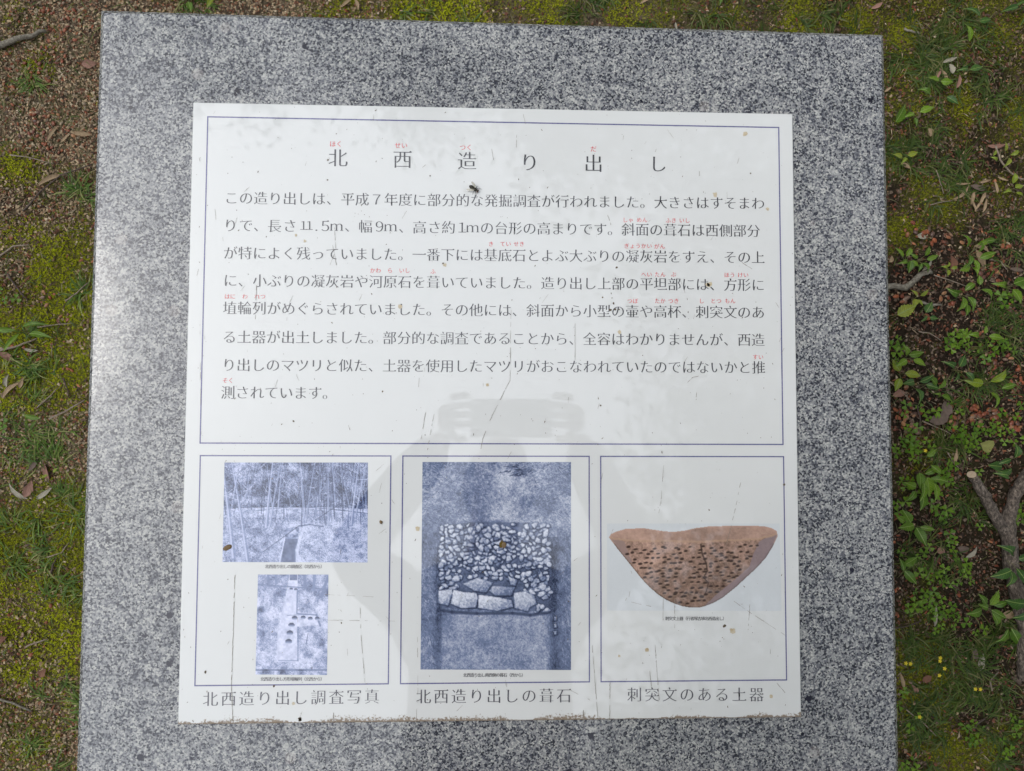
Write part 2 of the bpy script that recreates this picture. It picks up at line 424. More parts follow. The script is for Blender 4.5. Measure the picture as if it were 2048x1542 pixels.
# ------------------------------------------------------------------ ground
BLOBS_MOSS = [(35, 345, 45, 1), (30, 470, 60, .8), (110, 520, 60, .9), (150, 600, 60, 1), (170, 720, 45, .9), (160, 860, 35, .8), (60, 640, 70, .6), (15, 1250, 30, .9), (40, 1350, 45, 1),
              (130, 1190, 70, .8), (100, 1100, 60, .7), (60, 1450, 60, .8), (150, 1330, 50, .6), (80, 130, 25, .7),
              (1930, 210, 50, 1), (2040, 230, 40, 1), (1800, 60, 45, 1), (1790, 320, 45, .9), (1800, 460, 45, 1), (1900, 100, 60, .6), (1850, 380, 60, .7), (2000, 60, 60, .6), (1920, 300, 60, .5),
              (1850, 1330, 60, .6), (2000, 1480, 70, .8), (1900, 1500, 60, .7), (1880, 420, 40, .8),
              (700, 10, 60, .9), (900, 20, 90, .9), (1090, 20, 80, .8), (1250, 30, 60, .7), (1600, 45, 70, 1), (1450, 20, 100, .6), (1730, 50, 60, 1), (820, 30, 60, 1), (1330, 20, 70, .6)]
MB = [(at(x, y)[0], at(x, y)[1], r / 1095.0, a) for x, y, r, a in BLOBS_MOSS]
NTAB = fbm(900, 900, 40, 5, r=np.random.default_rng(3)); NTAB2 = fbm(900, 900, 14, 4, r=np.random.default_rng(4))
def samp(T, x, y, s):
    n = T.shape[0]; return T[(np.floor(y * s).astype(int)) % n, (np.floor(x * s).astype(int)) % n]
def moss(x, y):
    m = np.zeros_like(x)
    for bx, by, r, a in MB:
        m = np.maximum(m, a * np.exp(-((x - bx) ** 2 + (y - by) ** 2) / (1.3 * r * r)))
    m = np.maximum(m, .62 * np.clip((.33 - y) * 6, 0, 1) * (x < 0) + .38 * np.clip((y - .28) * 6, 0, 1) * (x > -.35) + .25 * np.clip((-.35 - y) * 6, 0, 1) * (x > 0))
    far = np.clip((np.maximum(abs(x), abs(y)) - 1.0) * 3, 0, 1)
    return np.clip(m + (samp(NTAB, x, y, 250) - 0.5) * 1.5 + (samp(NTAB2, x, y, 500) - 0.5) * 0.6 + far * 0.35, 0, 1)
def hgt(x, y):
    base = (samp(NTAB, x, y, 200) - 0.5) * 0.03 + (samp(NTAB2, x, y, 400) - .5) * 0.006
    return (base + moss(x, y) * 0.004) * np.clip((1.62 - np.maximum(abs(x), abs(y))) * 4, 0, 1)
ax = np.concatenate([-np.geomspace(1.5, 90, 40)[::-1], np.linspace(-1.49, 1.49, 500), np.geomspace(1.5, 90, 40)])
GX, GY = np.meshgrid(ax, ax); gx, gy = GX.ravel(), GY.ravel()
mm = moss(gx, gy); nn = samp(NTAB2, gx, gy, 300)
soil = np.array([0.050, 0.036, 0.025]); pale = np.array([0.20, 0.16, 0.11]); mg = np.array([0.12, 0.12, 0.022])
right = np.clip((gx - 0.2) * 2, 0, 1)[:, None]  # soil gets darker to the right, shade put into its colour
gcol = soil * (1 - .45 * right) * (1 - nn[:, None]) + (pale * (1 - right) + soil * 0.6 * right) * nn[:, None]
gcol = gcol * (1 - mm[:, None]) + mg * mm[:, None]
fk = np.clip((np.maximum(abs(gx), abs(gy)) - 1.2) * 3, 0, 1)[:, None]; gcol = gcol * (1 - fk) + np.array([.075, .072, .028]) * fk
n_ = len(ax); ii = np.arange(n_ - 1)
I, J = np.meshgrid(ii, ii); q0 = (J * n_ + I).ravel()
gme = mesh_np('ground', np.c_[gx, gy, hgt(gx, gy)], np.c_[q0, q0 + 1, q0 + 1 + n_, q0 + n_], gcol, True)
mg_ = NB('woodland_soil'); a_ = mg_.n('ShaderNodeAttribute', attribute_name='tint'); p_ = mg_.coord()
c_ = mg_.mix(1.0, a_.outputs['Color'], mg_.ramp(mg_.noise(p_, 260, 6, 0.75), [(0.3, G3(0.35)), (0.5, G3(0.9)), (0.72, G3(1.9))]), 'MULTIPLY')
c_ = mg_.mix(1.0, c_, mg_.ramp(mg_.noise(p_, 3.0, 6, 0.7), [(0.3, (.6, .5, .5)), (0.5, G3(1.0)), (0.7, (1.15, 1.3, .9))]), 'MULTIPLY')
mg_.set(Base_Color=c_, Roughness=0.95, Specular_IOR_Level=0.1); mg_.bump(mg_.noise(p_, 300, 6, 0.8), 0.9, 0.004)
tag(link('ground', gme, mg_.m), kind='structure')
def gz(x, y): return float(hgt(np.array([x]), np.array([y]))[0])

def scatter(n, dens=None):
    """positions in the ground strips round the slab"""
    out = []; got = 0
    while got < n:
        x = rng.uniform(-1.35, 1.35, n * 2); y = rng.uniform(-1.05, 1.15, n * 2)
        inside = (abs(x) < 0.62) & (y < 0.60)
        vis = (abs(x) < 1.02) & (y < 0.82) & (y > -.72)
        keep = ~inside & (vis | (rng.random(len(x)) < 0.25))
        if dens is not None: keep &= rng.random(len(x)) < dens(x, y)
        out.append(np.c_[x[keep], y[keep]]); got += keep.sum()
    return np.concatenate(out)[:n]
mt_moss = mat_tint('moss_fronds', 0.9, 0.25, 0.3, 400)
mt_litter = mat_tint('litter_bits', 0.85, 0.0, 0.3, 500)
mt_grass = mat_tint('grass_blades', 0.55, 0.3, 0.2, 120)

# moss: star-shaped fronds of four narrow triangles
P = scatter(95000, lambda x, y: np.clip(moss(x, y) * 1.5 - 0.15, 0.0, 1)); n = len(P)
K = 4; ang = rng.uniform(0, 6.283, (n, 1)) + np.arange(K) * 1.57 + rng.normal(0, .3, (n, K)); ln = rng.uniform(.0018, .0046, (n, K)); tilt = rng.uniform(.2, 1.2, (n, K))
base = np.c_[P, hgt(P[:, 0], P[:, 1]) + rng.uniform(-.001, .002, n)][:, None, :]
dx, dy = np.cos(ang), np.sin(ang)
tip = base + np.stack([dx * ln * np.cos(tilt), dy * ln * np.cos(tilt), ln * np.sin(tilt) + .0005], -1)
wv = np.stack([-dy, dx, 0 * dx], -1) * rng.uniform(.0005, .0011, (n, K, 1))
V = np.stack([base - wv, base + wv, tip], 2).reshape(-1, 3)
mv = moss(P[:, 0], P[:, 1])[:, None]; rr = rng.random((n, 1))
big_ = (samp(NTAB, P[:, 0] + 3, P[:, 1] + 1, 300)[:, None] - .35) * 2.2
cl = np.array([.20, .20, .025]) * (1 - mv) + np.array([.42, .45, .010]) * mv
cl = cl * np.where(P[:, :1] > .3, .72, 1.0) * (0.55 + 0.6 * rr + 0.5 * np.clip(big_, 0, 1)); cl = np.where(rng.random((n, 1)) < .16, np.array([.20, .14, .075]) * (0.5 + rr), cl)  # moss on the right tinted darker, standing in for shade
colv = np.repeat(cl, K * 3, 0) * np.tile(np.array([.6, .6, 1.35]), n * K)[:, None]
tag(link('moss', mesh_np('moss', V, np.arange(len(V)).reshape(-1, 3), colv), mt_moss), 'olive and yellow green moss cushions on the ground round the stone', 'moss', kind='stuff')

# litter: small bent flakes, chips and needles
def litter(name, n, dens, pal, smin, smax, label, asp=(0.35, 0.9)):
    P = scatter(n, dens); a = rng.uniform(0, 6.283, n); L = rng.uniform(smin, smax, n) ** 1.0; W = L * rng.uniform(asp[0], asp[1], n)
    z = hgt(P[:, 0], P[:, 1]) + rng.uniform(0.0003, .003, n)
    ux, uy = np.cos(a), np.sin(a); tl = rng.normal(0, .35, n) * L
    def pt(s, t, h): return np.c_[P[:, 0] + ux * s * L - uy * t * W, P[:, 1] + uy * s * L + ux * t * W, z + h + tl * s]
    hh = L * rng.uniform(.05, .35, n)
    Vs = [pt(-.5, rng.uniform(-.2, .2, n), 0), pt(rng.uniform(-.2, 0, n), -.5, hh * .3), pt(.5, rng.uniform(-.3, .3, n), 0), pt(rng.uniform(0, .25, n), .5, hh * .4), pt(0.05, 0, hh + .0006)]
    V = np.stack(Vs, 1).reshape(-1, 3); b = np.arange(n)[:, None] * 5
    F = np.concatenate([b + np.array([0, 1, 4]), b + np.array([1, 2, 4]), b + np.array([2, 3, 4]), b + np.array([3, 0, 4])])
    pal = np.array(pal); cl = pal[rng.integers(0, len(pal), n)] * rng.uniform(.45, 1.3, (n, 1))
    return tag(link(name, mesh_np(name, V, F, np.repeat(cl, 5, 0)), mt_litter), label, 'litter', kind='stuff')
brown = lambda x, y: np.clip(1.15 - moss(x, y) * 1.3, 0.04, 1)
litter('leaf_litter', 62000, lambda x, y: brown(x, y) * np.where(x < 0, 1.0, .05), [(.34, .25, .155), (.24, .155, .09), (.33, .25, .155), (.19, .075, .04), (.29, .205, .12), (.36, .29, .20), (.12, .07, .045)], .0025, .0075, 'pale and brown crumbs of leaf litter scattered over the soil')
litter('leaf_litter', 26000, lambda x, y: brown(x, y) * np.where(x < 0, .3, 1.0), [(.08, .052, .036), (.12, .08, .055), (.05, .032, .022), (.17, .125, .09), (.12, .05, .03)], .003, .009, 'brown crumbs of litter mostly on the right-hand soil, shade put into their colour')  # palette darkened to paint the shade right of the stand
litter('bark_flakes', 4200, lambda x, y: brown(x, y), [(.22, .07, .035), (.17, .05, .025), (.30, .12, .06), (.12, .04, .025)], .005, .010, 'reddish scraps of leaf and bark among the litter', (.35, .6))
litter('plant_debris', 3500, None, [(.26, .2, .13), (.17, .12, .08), (.30, .24, .16), (.10, .07, .05)], .006, .018, 'thin dry stalks and needles scattered over moss and soil', (.05, .1))

# grass blades
GR = [(90, 900, 70, 260), (40, 1060, 60, 120), (150, 1000, 50, 120), (170, 600, 30, 60), (170, 390, 22, 90), (130, 1160, 60, 120), (60, 170, 25, 50), (150, 1400, 50, 60), (60, 730, 60, 120), (130, 1480, 60, 60),
      (1850, 130, 70, 420), (1930, 60, 80, 260), (1990, 180, 60, 180), (1830, 300, 60, 260), (1900, 350, 60, 160), (2020, 470, 50, 160), (2010, 650, 60, 220), (1960, 760, 60, 180), (1930, 1010, 40, 120),
      (1850, 1100, 60, 180), (1860, 1280, 70, 260), (1940, 1300, 70, 300), (1850, 1400, 60, 200), (1960, 1400, 60, 220), (1840, 1490, 60, 200), (2000, 1250, 60, 100), (1900, 900, 60, 120), (2000, 1500, 60, 120),
      (380, 10, 30, 60), (1150, 20, 90, 160), (1400, 30, 120, 200), (1650, 40, 90, 160), (880, 15, 90, 60)]
GV, GF, GC, off = [], [], [], 0
def blade(x, y, a, L, wd, col, rise, z0=None):
    global off
    z = gz(x, y) if z0 is None else z0
    px, py, pz = x, y, z; cur = random.uniform(-.9, .9); k = 5; vs = []
    for i in range(k + 1):
        t = i / k; ww = wd * (1 - t ** 2.2) * (0.6 + 0.6 * min(1, 3 * t)) * .5
        vs.append((px - math.sin(a) * ww, py + math.cos(a) * ww, pz + (.0004 if i else 0))); vs.append((px + math.sin(a) * ww, py - math.cos(a) * ww, pz))
        a += cur / k; px += math.cos(a) * L / k; py += math.sin(a) * L / k; pz += rise * L / k * (1 - 1.9 * t)
        pz = max(pz, z + .001)
    GV.extend(vs)
    for i in range(k):
        b = off + 2 * i; GF.append((b, b + 1, b + 3, b + 2))
    for i in range(k + 1):
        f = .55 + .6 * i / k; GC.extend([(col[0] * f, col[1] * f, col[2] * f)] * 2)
    off += 2 * (k + 1)
gp = [(.10, .155, .022), (.13, .19, .03), (.08, .13, .026), (.19, .20, .055), (.30, .26, .13), (.11, .16, .05)]
for x, y, r, nb in GR:
    c = at(x, y); lean = random.uniform(0, 6.28)
    tuft = [(random.gauss(0, r * .5) / 1095, random.gauss(0, r * .5) / 1095, random.uniform(0, 6.28)) for _ in range(max(4, nb // 14))]
    for _ in range(int(nb * 1.25)):
        tx, ty, ta = random.choice(tuft)
        bx, by = c.x + tx + random.gauss(0, .006), c.y + ty + random.gauss(0, .006)
        if abs(bx) < .45 and by < .42: continue
        blade(bx, by, ta + random.gauss(0, .9), random.uniform(.012, .045), random.uniform(.0012, .0026), tuple(c_ * k_ for c_, k_ in zip(random.choice(gp), (.58, .68, .5) if x > 1000 else (.95, 1.15, .8))), random.uniform(.2, .9))  # right-hand blades greener and darker, with shade in their colour
for _ in range(3800):
    x, y = scatter(1)[0]; blade(x, y, random.uniform(0, 6.28), random.uniform(.01, .035), random.uniform(.0008, .0018), tuple(c_ * (.62 if x > 0 else 1.0) for c_ in random.choice(gp)), random.uniform(.2, .8))  # loose blades on the right also painted darker for shade
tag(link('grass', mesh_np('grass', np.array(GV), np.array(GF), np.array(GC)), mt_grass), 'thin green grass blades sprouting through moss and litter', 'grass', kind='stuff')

# ------------------------------------------------------------------ granite stand
granite = mat_granite()
SX0, SX1, SY0, SY1 = -0.3968, 0.4000, -0.408, 0.3893
stand = tag(empty('granite_stand', (0, 0, 0)), 'square polished grey speckled granite stand carrying the white sign', 'stone stand')
TOPZ = HT - 0.003
sb = box_bm(SX0, SX1, SY0, SY1, TOPZ - 0.10, TOPZ)
for v in sb.verts:
    if v.co.x < 0 and v.co.y > 0: v.co.y += 0.0062; v.co.x += .0012      # the back edge is not cut quite square
bmesh.ops.bevel(sb, geom=[e for e in sb.edges if all(v.co.z > TOPZ - .001 for v in e.verts)], offset=0.005, segments=1, affect='EDGES')
bmesh.ops.bevel(sb, geom=[e for e in sb.edges if abs(e.verts[0].co.z - e.verts[1].co.z) > .05], offset=0.0012, segments=1, affect='EDGES')
link('top_slab', bm_mesh('top_slab', sb), granite, stand)
link('pillar', bm_mesh('pillar', box_bm(SX0 + .07, SX1 - .07, SY0 + .07, SY1 - .07, -0.10, TOPZ - 0.1025, 0.006, 2)), granite, stand)

def blot(x, y, rx):
    c = at(x, y, TOPZ); n = 13; V = [(c.x, c.y, TOPZ + .00015)] + [(c.x + rx * k * math.cos(6.283 * i / n), c.y + rx * k * math.sin(6.283 * i / n), TOPZ + .00015) for i, k in ((i, random.uniform(.45, 1.15)) for i in range(n))]
    return V, [(0, 1 + i, 1 + (i + 1) % n) for i in range(n)]
dcm = NB('black_mica'); dcm.set(Base_Color=(.018, .018, .028), Roughness=.2)
for x, y, rr in ((474, 181, .0036), (470, 188, .0022), (1741, 201, .0034), (1745, 198, .002), (1283, 203, .0022), (1325, 206, .0018), (1680, 1000, .002), (236, 142, .0018), (262, 215, .0022), (1535, 112, .002), (1483, 138, .0022), (1604, 1468, .0022), (958, 1530, .0016), (294, 1360, .002)):
    V, F = blot(x, y, rr); link('dark_crystal', mesh_np('dark_crystal', V, F), dcm.m, stand)

# ------------------------------------------------------------------ sign
sign = tag(empty('information_sign', (0, 0, HT)), 'white laminated Japanese information sign fixed flat on the granite slab', 'sign')
link('panel', bm_mesh('panel', box_bm(-.3, .3, -.3006, .3006, -0.0028, 0.0, 0.0006, 1)), mat_panel(), sign)
ink = gloss_mat('black_ink', (0.022, 0.020, 0.030), 0.22); ink2 = gloss_mat('faded_ink', (0.045, 0.04, 0.06), 0.3)
red = gloss_mat('red_ink', (0.62, 0.05, 0.06), 0.12); blue = gloss_mat('blue_ink', (0.055, 0.05, 0.21), 0.35)
Z1, Z2, Z3 = 0.00012, 0.00020, 0.0003
def frame(x0, x1, y0, y1, wd):
    h = wd / 2
    for a, b, c, d in ((x0 - h, x1 + h, y1 - h, y1 + h), (x0 - h, x1 + h, y0 - h, y0 + h), (x0 - h, x0 + h, y0 + h, y1 - h), (x1 - h, x1 + h, y0 + h, y1 - h)):
        link('border_line', mesh_np('border_line', np.array([(a, c, Z1), (b, c, Z1), (b, d, Z1), (a, d, Z1)]), np.array([(0, 1, 2, 3)])), blue, sign)
frame(-.2854, .2854, -.0345, .2862, .00125)
for x0, x1 in ((-.2849, -.1021), (-.0905, .0918), (.1032, .2858)): frame(x0, x1, -.2645, -.0466, .0012)
for it in title: text_mesh('title_character', [it], ink, sign, Z2)
for q in rb: text_mesh('title_reading', q, red, sign, Z2)
for r in lines: text_mesh('text_line', r, ink, sign, Z2)
for r in rb_rows: text_mesh('reading_aid', r, red, sign, Z2)
for r in caps: text_mesh('caption', r, ink2, sign, Z2)
for r in small: text_mesh('photo_caption', r, ink, sign, Z2)

# ---- printed photographs, drawn as colour fields on fine grids
def tone(t, lo=(60, 70, 100), mid=(128, 141, 178), hi=(205, 213, 238)):
    t = np.clip(t, 0, 1)[..., None]; lo, mid, hi = [np.array(lin(*c)) for c in (lo, mid, hi)]
    return np.where(t < .5, lo + (mid - lo) * t * 2, mid + (hi - mid) * (t - .5) * 2)
def seg_dist(X, Y, a, b):
    ax_, ay_ = a; bx, by = b; dx, dy = bx - ax_, by - ay_; L2 = dx * dx + dy * dy + 1e-9
    t = np.clip(((X - ax_) * dx + (Y - ay_) * dy) / L2, 0, 1)
    return np.hypot(X - ax_ - t * dx, Y - ay_ - t * dy), t
def stroke(T, X, Y, pts, w0, w1, val, soft=.8, alpha=1.0):
    for i in range(len(pts) - 1):
        (x0, y0), (x1, y1) = pts[i], pts[i + 1]; m = max(w0, w1) + 3
        sx = slice(max(0, int(min(x0, x1) - m)), int(max(x0, x1) + m)); sy = slice(max(0, int(min(y0, y1) - m)), int(max(y0, y1) + m))
        if T[sy, sx].size == 0: continue
        d, t = seg_dist(X[sy, sx], Y[sy, sx], pts[i], pts[i + 1]); f = (i + t) / (len(pts) - 1); wd = w0 + (w1 - w0) * f
        k = np.clip((wd - d) / soft + .5, 0, 1) * alpha
        T[sy, sx] = T[sy, sx] * (1 - k) + val * k
def poly_mask(X, Y, pts):
    ins = np.zeros(X.shape, bool); n = len(pts)
    for i in range(n):
        x0, y0 = pts[i]; x1, y1 = pts[(i + 1) % n]
        if y0 == y1: continue
        c = ((y0 > Y) != (y1 > Y)) & (X < (x1 - x0) * (Y - y0) / (y1 - y0) + x0); ins ^= c
    return ins
def edge_d(X, Y, pts):
    d = np.full(X.shape, 1e9)
    for i in range(len(pts)):
        d = np.minimum(d, seg_dist(X, Y, pts[i], pts[(i + 1) % len(pts)])[0])
    return d
mt_print = mat_tint('printed_photo', gloss_print=True)
def print_grid(name, corners, img, label):
    """corners TL,TR,BR,BL as photo positions on the sign face; img rows from the top"""
    h, w_ = img.shape[:2]; TL, TR, BR, BL = [pan(*c) for c in corners]
    u = (np.arange(w_) / (w_ - 1))[None, :, None]; v = (np.arange(h) / (h - 1))[:, None, None]
    P = (TL * (1 - u) + TR * u) * (1 - v) + (BL * (1 - u) + BR * u) * v
    V = np.c_[P.reshape(-1, 2), np.full(h * w_, Z1)]
    i, j = np.meshgrid(np.arange(w_ - 1), np.arange(h - 1)); q = (j * w_ + i).ravel()
    o = link(name, mesh_np(name, V, np.c_[q, q + w_, q + w_ + 1, q + 1], img.reshape(-1, 3)), mt_print, sign)
    o['label'] = label; return o
R5 = np.random.default_rng(11)
# photograph 1: wooded slope with trench (287 x 200)
H1, W1 = 200, 287; Y, X = np.mgrid[0:H1, 0:W1].astype(float)
T = fbm(H1, W1, 26, 5, .75, R5); T = .36 + (T - .5) * 1.2 + (R5.random((H1, W1)) - .5) * .55
T[Y < 95] += -.06
hor = 93 - 4 * np.sin(X / 287 * 3.1)
g = Y > hor; T = np.where(g, .60 + (fbm(H1, W1, 14, 5, .85, R5) - .5) * 1.0 + (R5.random((H1, W1)) - .5) * .45, T)
T += np.where(g & (X < 120) & (Y > 110), -.14, 0) * (1 - np.abs(X - 60) / 120)
T += .35 * np.exp(-((X - 20) ** 2 / 900 + (Y - 5) ** 2 / 350)) + .3 * np.exp(-((X - 75) ** 2 / 60 + (Y - 18) ** 2 / 90)) + .25 * np.exp(-((X - 137) ** 2 / 80 + (Y - 8) ** 2 / 60))
stroke(T, X, Y, [(65, 97), (120, 90), (170, 90), (240, 96), (287, 102)], .8, 1, .18, 1, .8)
stroke(T, X, Y, [(90, 95), (130, 91), (180, 92), (240, 99)], 1, 1, .9, 1.5, .6)
for k in range(64):
    x0 = R5.uniform(0, 287); x0 = x0 if R5.random() < .5 else R5.uniform(160, 287); yb = R5.uniform(70, 128); le = R5.normal(0, 12)
    stroke(T, X, Y, [(x0, yb), (x0 + le * .5, yb * .5), (x0 + le + R5.normal(0, 3), -2)], R5.uniform(.4, 1.3), .3, R5.choice([.08, .12, .2, .25, .7]), 1, .7)
for x0, yb, x1, w0 in ((85, 130, 96, 4), (92, 128, 112, 2.2), (50, 198, 14, 4.5), (22, 190, -5, 5), (160, 125, 150, 1.6), (163, 120, 180, 1.6), (208, 125, 206, 2.2), (254, 124, 268, 3.2), (262, 110, 283, 2.4), (108, 92, 115, 2), (17, 90, 30, 2.5)):
    stroke(T, X, Y, [(x0, yb), (x0 + (x1 - x0) * .4, yb * .55), (x1, -3)], w0, w0 * .45, .40, 1, .75); stroke(T, X, Y, [(x0 - w0 * .4, yb), (x0 + (x1 - x0) * .4 - w0 * .3, yb * .55), (x1, -3)], w0 * .4, w0 * .15, .78, 1, .75)
for k in range(260):
    x0, y0 = R5.uniform(0, 287), R5.uniform(0, 90); a = R5.uniform(0, 3.1); L = R5.uniform(4, 18)
    stroke(T, X, Y, [(x0, y0), (x0 + L * math.cos(a), y0 - L * math.sin(a))], .5, .3, R5.choice([.06, .1, .75, .9]), .8, .75)
for k in range(300):
    x0, y0 = R5.uniform(0, 287), R5.uniform(100, 198); a = R5.normal(.2, .8); L = R5.uniform(3, 10)
    stroke(T, X, Y, [(x0, y0), (x0 + L * math.cos(a), y0 + L * math.sin(a))], .5, .3, R5.choice([.25, .3, .85, .9]), .8, .5)
tr = poly_mask(X, Y, [(123, 152), (148, 148), (144, 200), (112, 200)]); T = np.where(tr, .25 + (Y - 150) / 50 * .05 + (fbm(H1, W1, 6, 2, .5, R5) - .5) * .2, T)
T = np.where(poly_mask(X, Y, [(120, 132), (150, 128), (148, 153), (123, 152)]), .5 + (fbm(H1, W1, 7, 3, .6, R5) - .5) * 1.0, T)
stroke(T, X, Y, [(160, 130), (152, 150), (146, 175), (148, 200)], 2, 4, .85, 2, .6); stroke(T, X, Y, [(122, 150), (117, 175), (112, 200)], 1, 2, .82, 1, .7)
stroke(T, X, Y, [(150, 127), (170, 124), (198, 128)], 1.5, 1, .15, 1, .7); stroke(T, X, Y, [(80, 178), (150, 126)], .7, .7, .1, 1, .9); stroke(T, X, Y, [(182, 115), (240, 76)], .7, .7, .12, 1, .9)
print_grid('photo_print', [(449, 925), (736, 925), (735, 1125), (445, 1124)], tone((T - .5) * 1.25 + .56, lo=(42, 50, 76), hi=(208, 214, 240)), 'blue tinted photograph of a wooded slope with a narrow trench')
# photograph 2: row of pits (142 x 201)
H2, W2 = 201, 142; Y, X = np.mgrid[0:H2, 0:W2].astype(float)
T = .60 + (fbm(H2, W2, 20, 5, .85, R5) - .5) * 1.1 + (R5.random((H2, W2)) - .5) * .35 - .12 * (Y < 45)
T = np.where(poly_mask(X, Y, [(63, 0), (80, 0), (79, 75), (118, 80), (128, 100), (80, 105), (82, 175), (40, 175), (42, 110), (55, 50)]), .76 + (fbm(H2, W2, 10, 3, .8, R5) - .5) * .5, T)
T = np.where(poly_mask(X, Y, [(64, 0), (79, 0), (79, 12), (64, 12)]), .15 + .3 * fbm(H2, W2, 4, 2, .6, R5), T)
for a, b, w0, v in (((79, 30), (79, 78), 1.2, .35), ((80, 78), (118, 81), 1.3, .3), ((118, 80), (126, 102), 2, .3), ((82, 105), (83, 172), 1.1, .38), ((45, 172), (83, 172), 1, .4), ((0, 20), (142, 30), 1.2, .3), ((0, 191), (142, 190), 1.5, .25),
                    ((93, 0), (95, 26), 3, .35), ((113, 0), (112, 30), 3, .4), ((140, 5), (127, 45), 3, .35), ((20, 0), (22, 20), 2, .35), ((35, 0), (37, 18), 2, .4), ((102, 118), (99, 138), .7, .1), ((60, 82), (98, 80), .7, .3)):
    stroke(T, X, Y, [a, b], w0, w0, v, 1.3, .85)
for x0, y0, r in ((64, 134, 6), (66, 117, 6), (69, 101, 5.5), (75, 87, 5), (92, 86, 4.5), (106, 88, 4.5), (120, 88, 4.5), (67, 29, 3), (76, 30, 3)):
    d = np.hypot((X - x0), (Y - y0) * 1.25); T = np.where(d < r * 1.12, .08 + .6 * np.clip((Y - y0 + r * .3) / r, 0, 1), T)
for x0, y0 in ((20, 195), (50, 196), (90, 195), (130, 138), (12, 120), (8, 70)):
    T -= .4 * np.exp(-((X - x0) ** 2 + (Y - y0) ** 2 * 1.5) / 60)
print_grid('photo_print', [(516, 1149), (657, 1149), (654, 1350), (511, 1349)], tone((T - .5) * 1.2 + .57, lo=(48, 56, 84), hi=(212, 216, 240)), 'blue tinted photograph of round pits along a cleared strip')
# photograph 3: stone paving in a trench (297 x 415)
H3, W3 = 415, 297; Y, X = np.mgrid[0:H3, 0:W3].astype(float)
fine = fbm(H3, W3, 3, 2, .9, R5) - .5
T = .44 + (fbm(H3, W3, 40, 4, .6, R5) - .5) * .45 + fine * .35 + (R5.random((H3, W3)) - .5) * .22 + (fbm(H3, W3, 9, 3, .8, R5) - .5) * .3
T += .16 * np.exp(-((X - 155) ** 2 / 4500)) * (Y < 150); T += .10 * ((Y > 305) & (X > 40) & (X < 255))
T = np.where(Y > 300, T * .75 + .14, T)
for k in range(420):
    x0, y0 = (R5.uniform(0, 90) if R5.random() < .5 else R5.uniform(205, 297)), R5.uniform(0, 120); a = R5.normal(0, .7); L = R5.uniform(4, 12)
    stroke(T, X, Y, [(x0, y0), (x0 + L * math.cos(a), y0 + L * math.sin(a))], .6, .3, R5.choice([.1, .2, .75, .85]), .8, .55)
for k in range(420):
    sL = R5.random() < .45; yy = R5.uniform(140, 410); x0 = R5.uniform(0, 36) if sL else R5.uniform(250, 297); a = R5.normal(1.5, .35); L = R5.uniform(5, 16)
    stroke(T, X, Y, [(x0, yy), (x0 + L * math.cos(a), yy + L * math.sin(a))], .6, .3, R5.choice([.12, .2, .7, .75]), .8, .5)
T -= .18 * np.exp(-((X - 34) ** 2) / 60) * (Y > 170) + .22 * np.exp(-((X - 262) ** 2) / 120) * (Y > 150)
for k in range(40):
    x0, y0 = R5.normal(190, 14), R5.normal(18, 7); a = R5.uniform(2, 3.6); L = R5.uniform(6, 20); stroke(T, X, Y, [(x0, y0), (x0 + L * math.cos(a), y0 + L * math.sin(a) * .5)], .9, .3, .08, .8, .7)
stroke(T, X, Y, [(60, 128), (150, 120), (230, 132)], 4, 4, .3, 6, .4)
st = poly_mask(X, Y, [(40, 130), (90, 122), (210, 122), (250, 150), (256, 300), (33, 292), (34, 180)]); T = np.where(st, T * .62 + .03 + (fbm(H3, W3, 12, 3, .8, R5) - .5) * .35, T)
def stone(pts, v):
    xs, ys = [p[0] for p in pts], [p[1] for p in pts]; m = 4
    sx = slice(max(0, int(min(xs) - m)), int(max(xs) + m)); sy = slice(max(0, int(min(ys) - m)), int(max(ys) + m))
    x_, y_ = X[sy, sx], Y[sy, sx]
    if x_.size == 0: return
    ins = poly_mask(x_, y_, pts); ed = edge_d(x_, y_, pts); cy = sum(ys) / len(ys); hh = max(ys) - min(ys) + 1
    sub = T[sy, sx]; cx_ = sum(xs) / len(xs)
    low = np.clip(.5 + (y_ - cy) / hh * .6 + (x_ - cx_) / hh * .3, 0.1, 1); sub = np.where(~ins & (ed < 3.2), sub * (1 - .7 * low * np.clip((3.2 - ed) / 2, 0, 1)), sub)
    cx = sum(xs) / len(xs); body_ = v * .86 + .26 * (cy - y_) / hh - .12 * (x_ - cx) / hh + fine[sy, sx] * .45 - np.clip(2.2 - ed, 0, 2.2) * .12
    T[sy, sx] = np.where(ins, body_, sub)
pts_ = []; gapm = fbm(H3, W3, 22, 2, .6, R5)
for k in range(4000):
    x0, y0 = R5.uniform(38, 252), R5.uniform(126, 262)
    if (x0 - 163) ** 2 + (y0 - 190) ** 2 < 0: continue
    if y0 > 235 and x0 < 200 and not (x0 < 70): continue
    if all((x0 - a) ** 2 / 1.25 + (y0 - b) ** 2 / .75 > R5.uniform(46, 70) for a, b in pts_):
        if gapm[int(y0), int(x0)] >.27: pts_.append((x0, y0))
for k in range(12): pts_.append((R5.uniform(222, 256), R5.uniform(245, 300)))
for x0, y0 in pts_:
    r = R5.uniform(5.0, 9.2); q = R5.uniform(.42, .9); ph = R5.normal(0, .8); n = R5.integers(5, 8)
    pp = []
    for i in range(n):
        a = 6.283 * i / n; rr_ = r * R5.uniform(.62, 1.22); u, v = rr_ * math.cos(a), rr_ * q * math.sin(a)
        pp.append((x0 + u * math.cos(ph) - v * math.sin(ph), y0 + u * math.sin(ph) + v * math.cos(ph)))
    stone(pp, R5.choice([.95, .9, .85, .78, .6, .5], p=[.3, .25, .2, .12, .08, .05]))
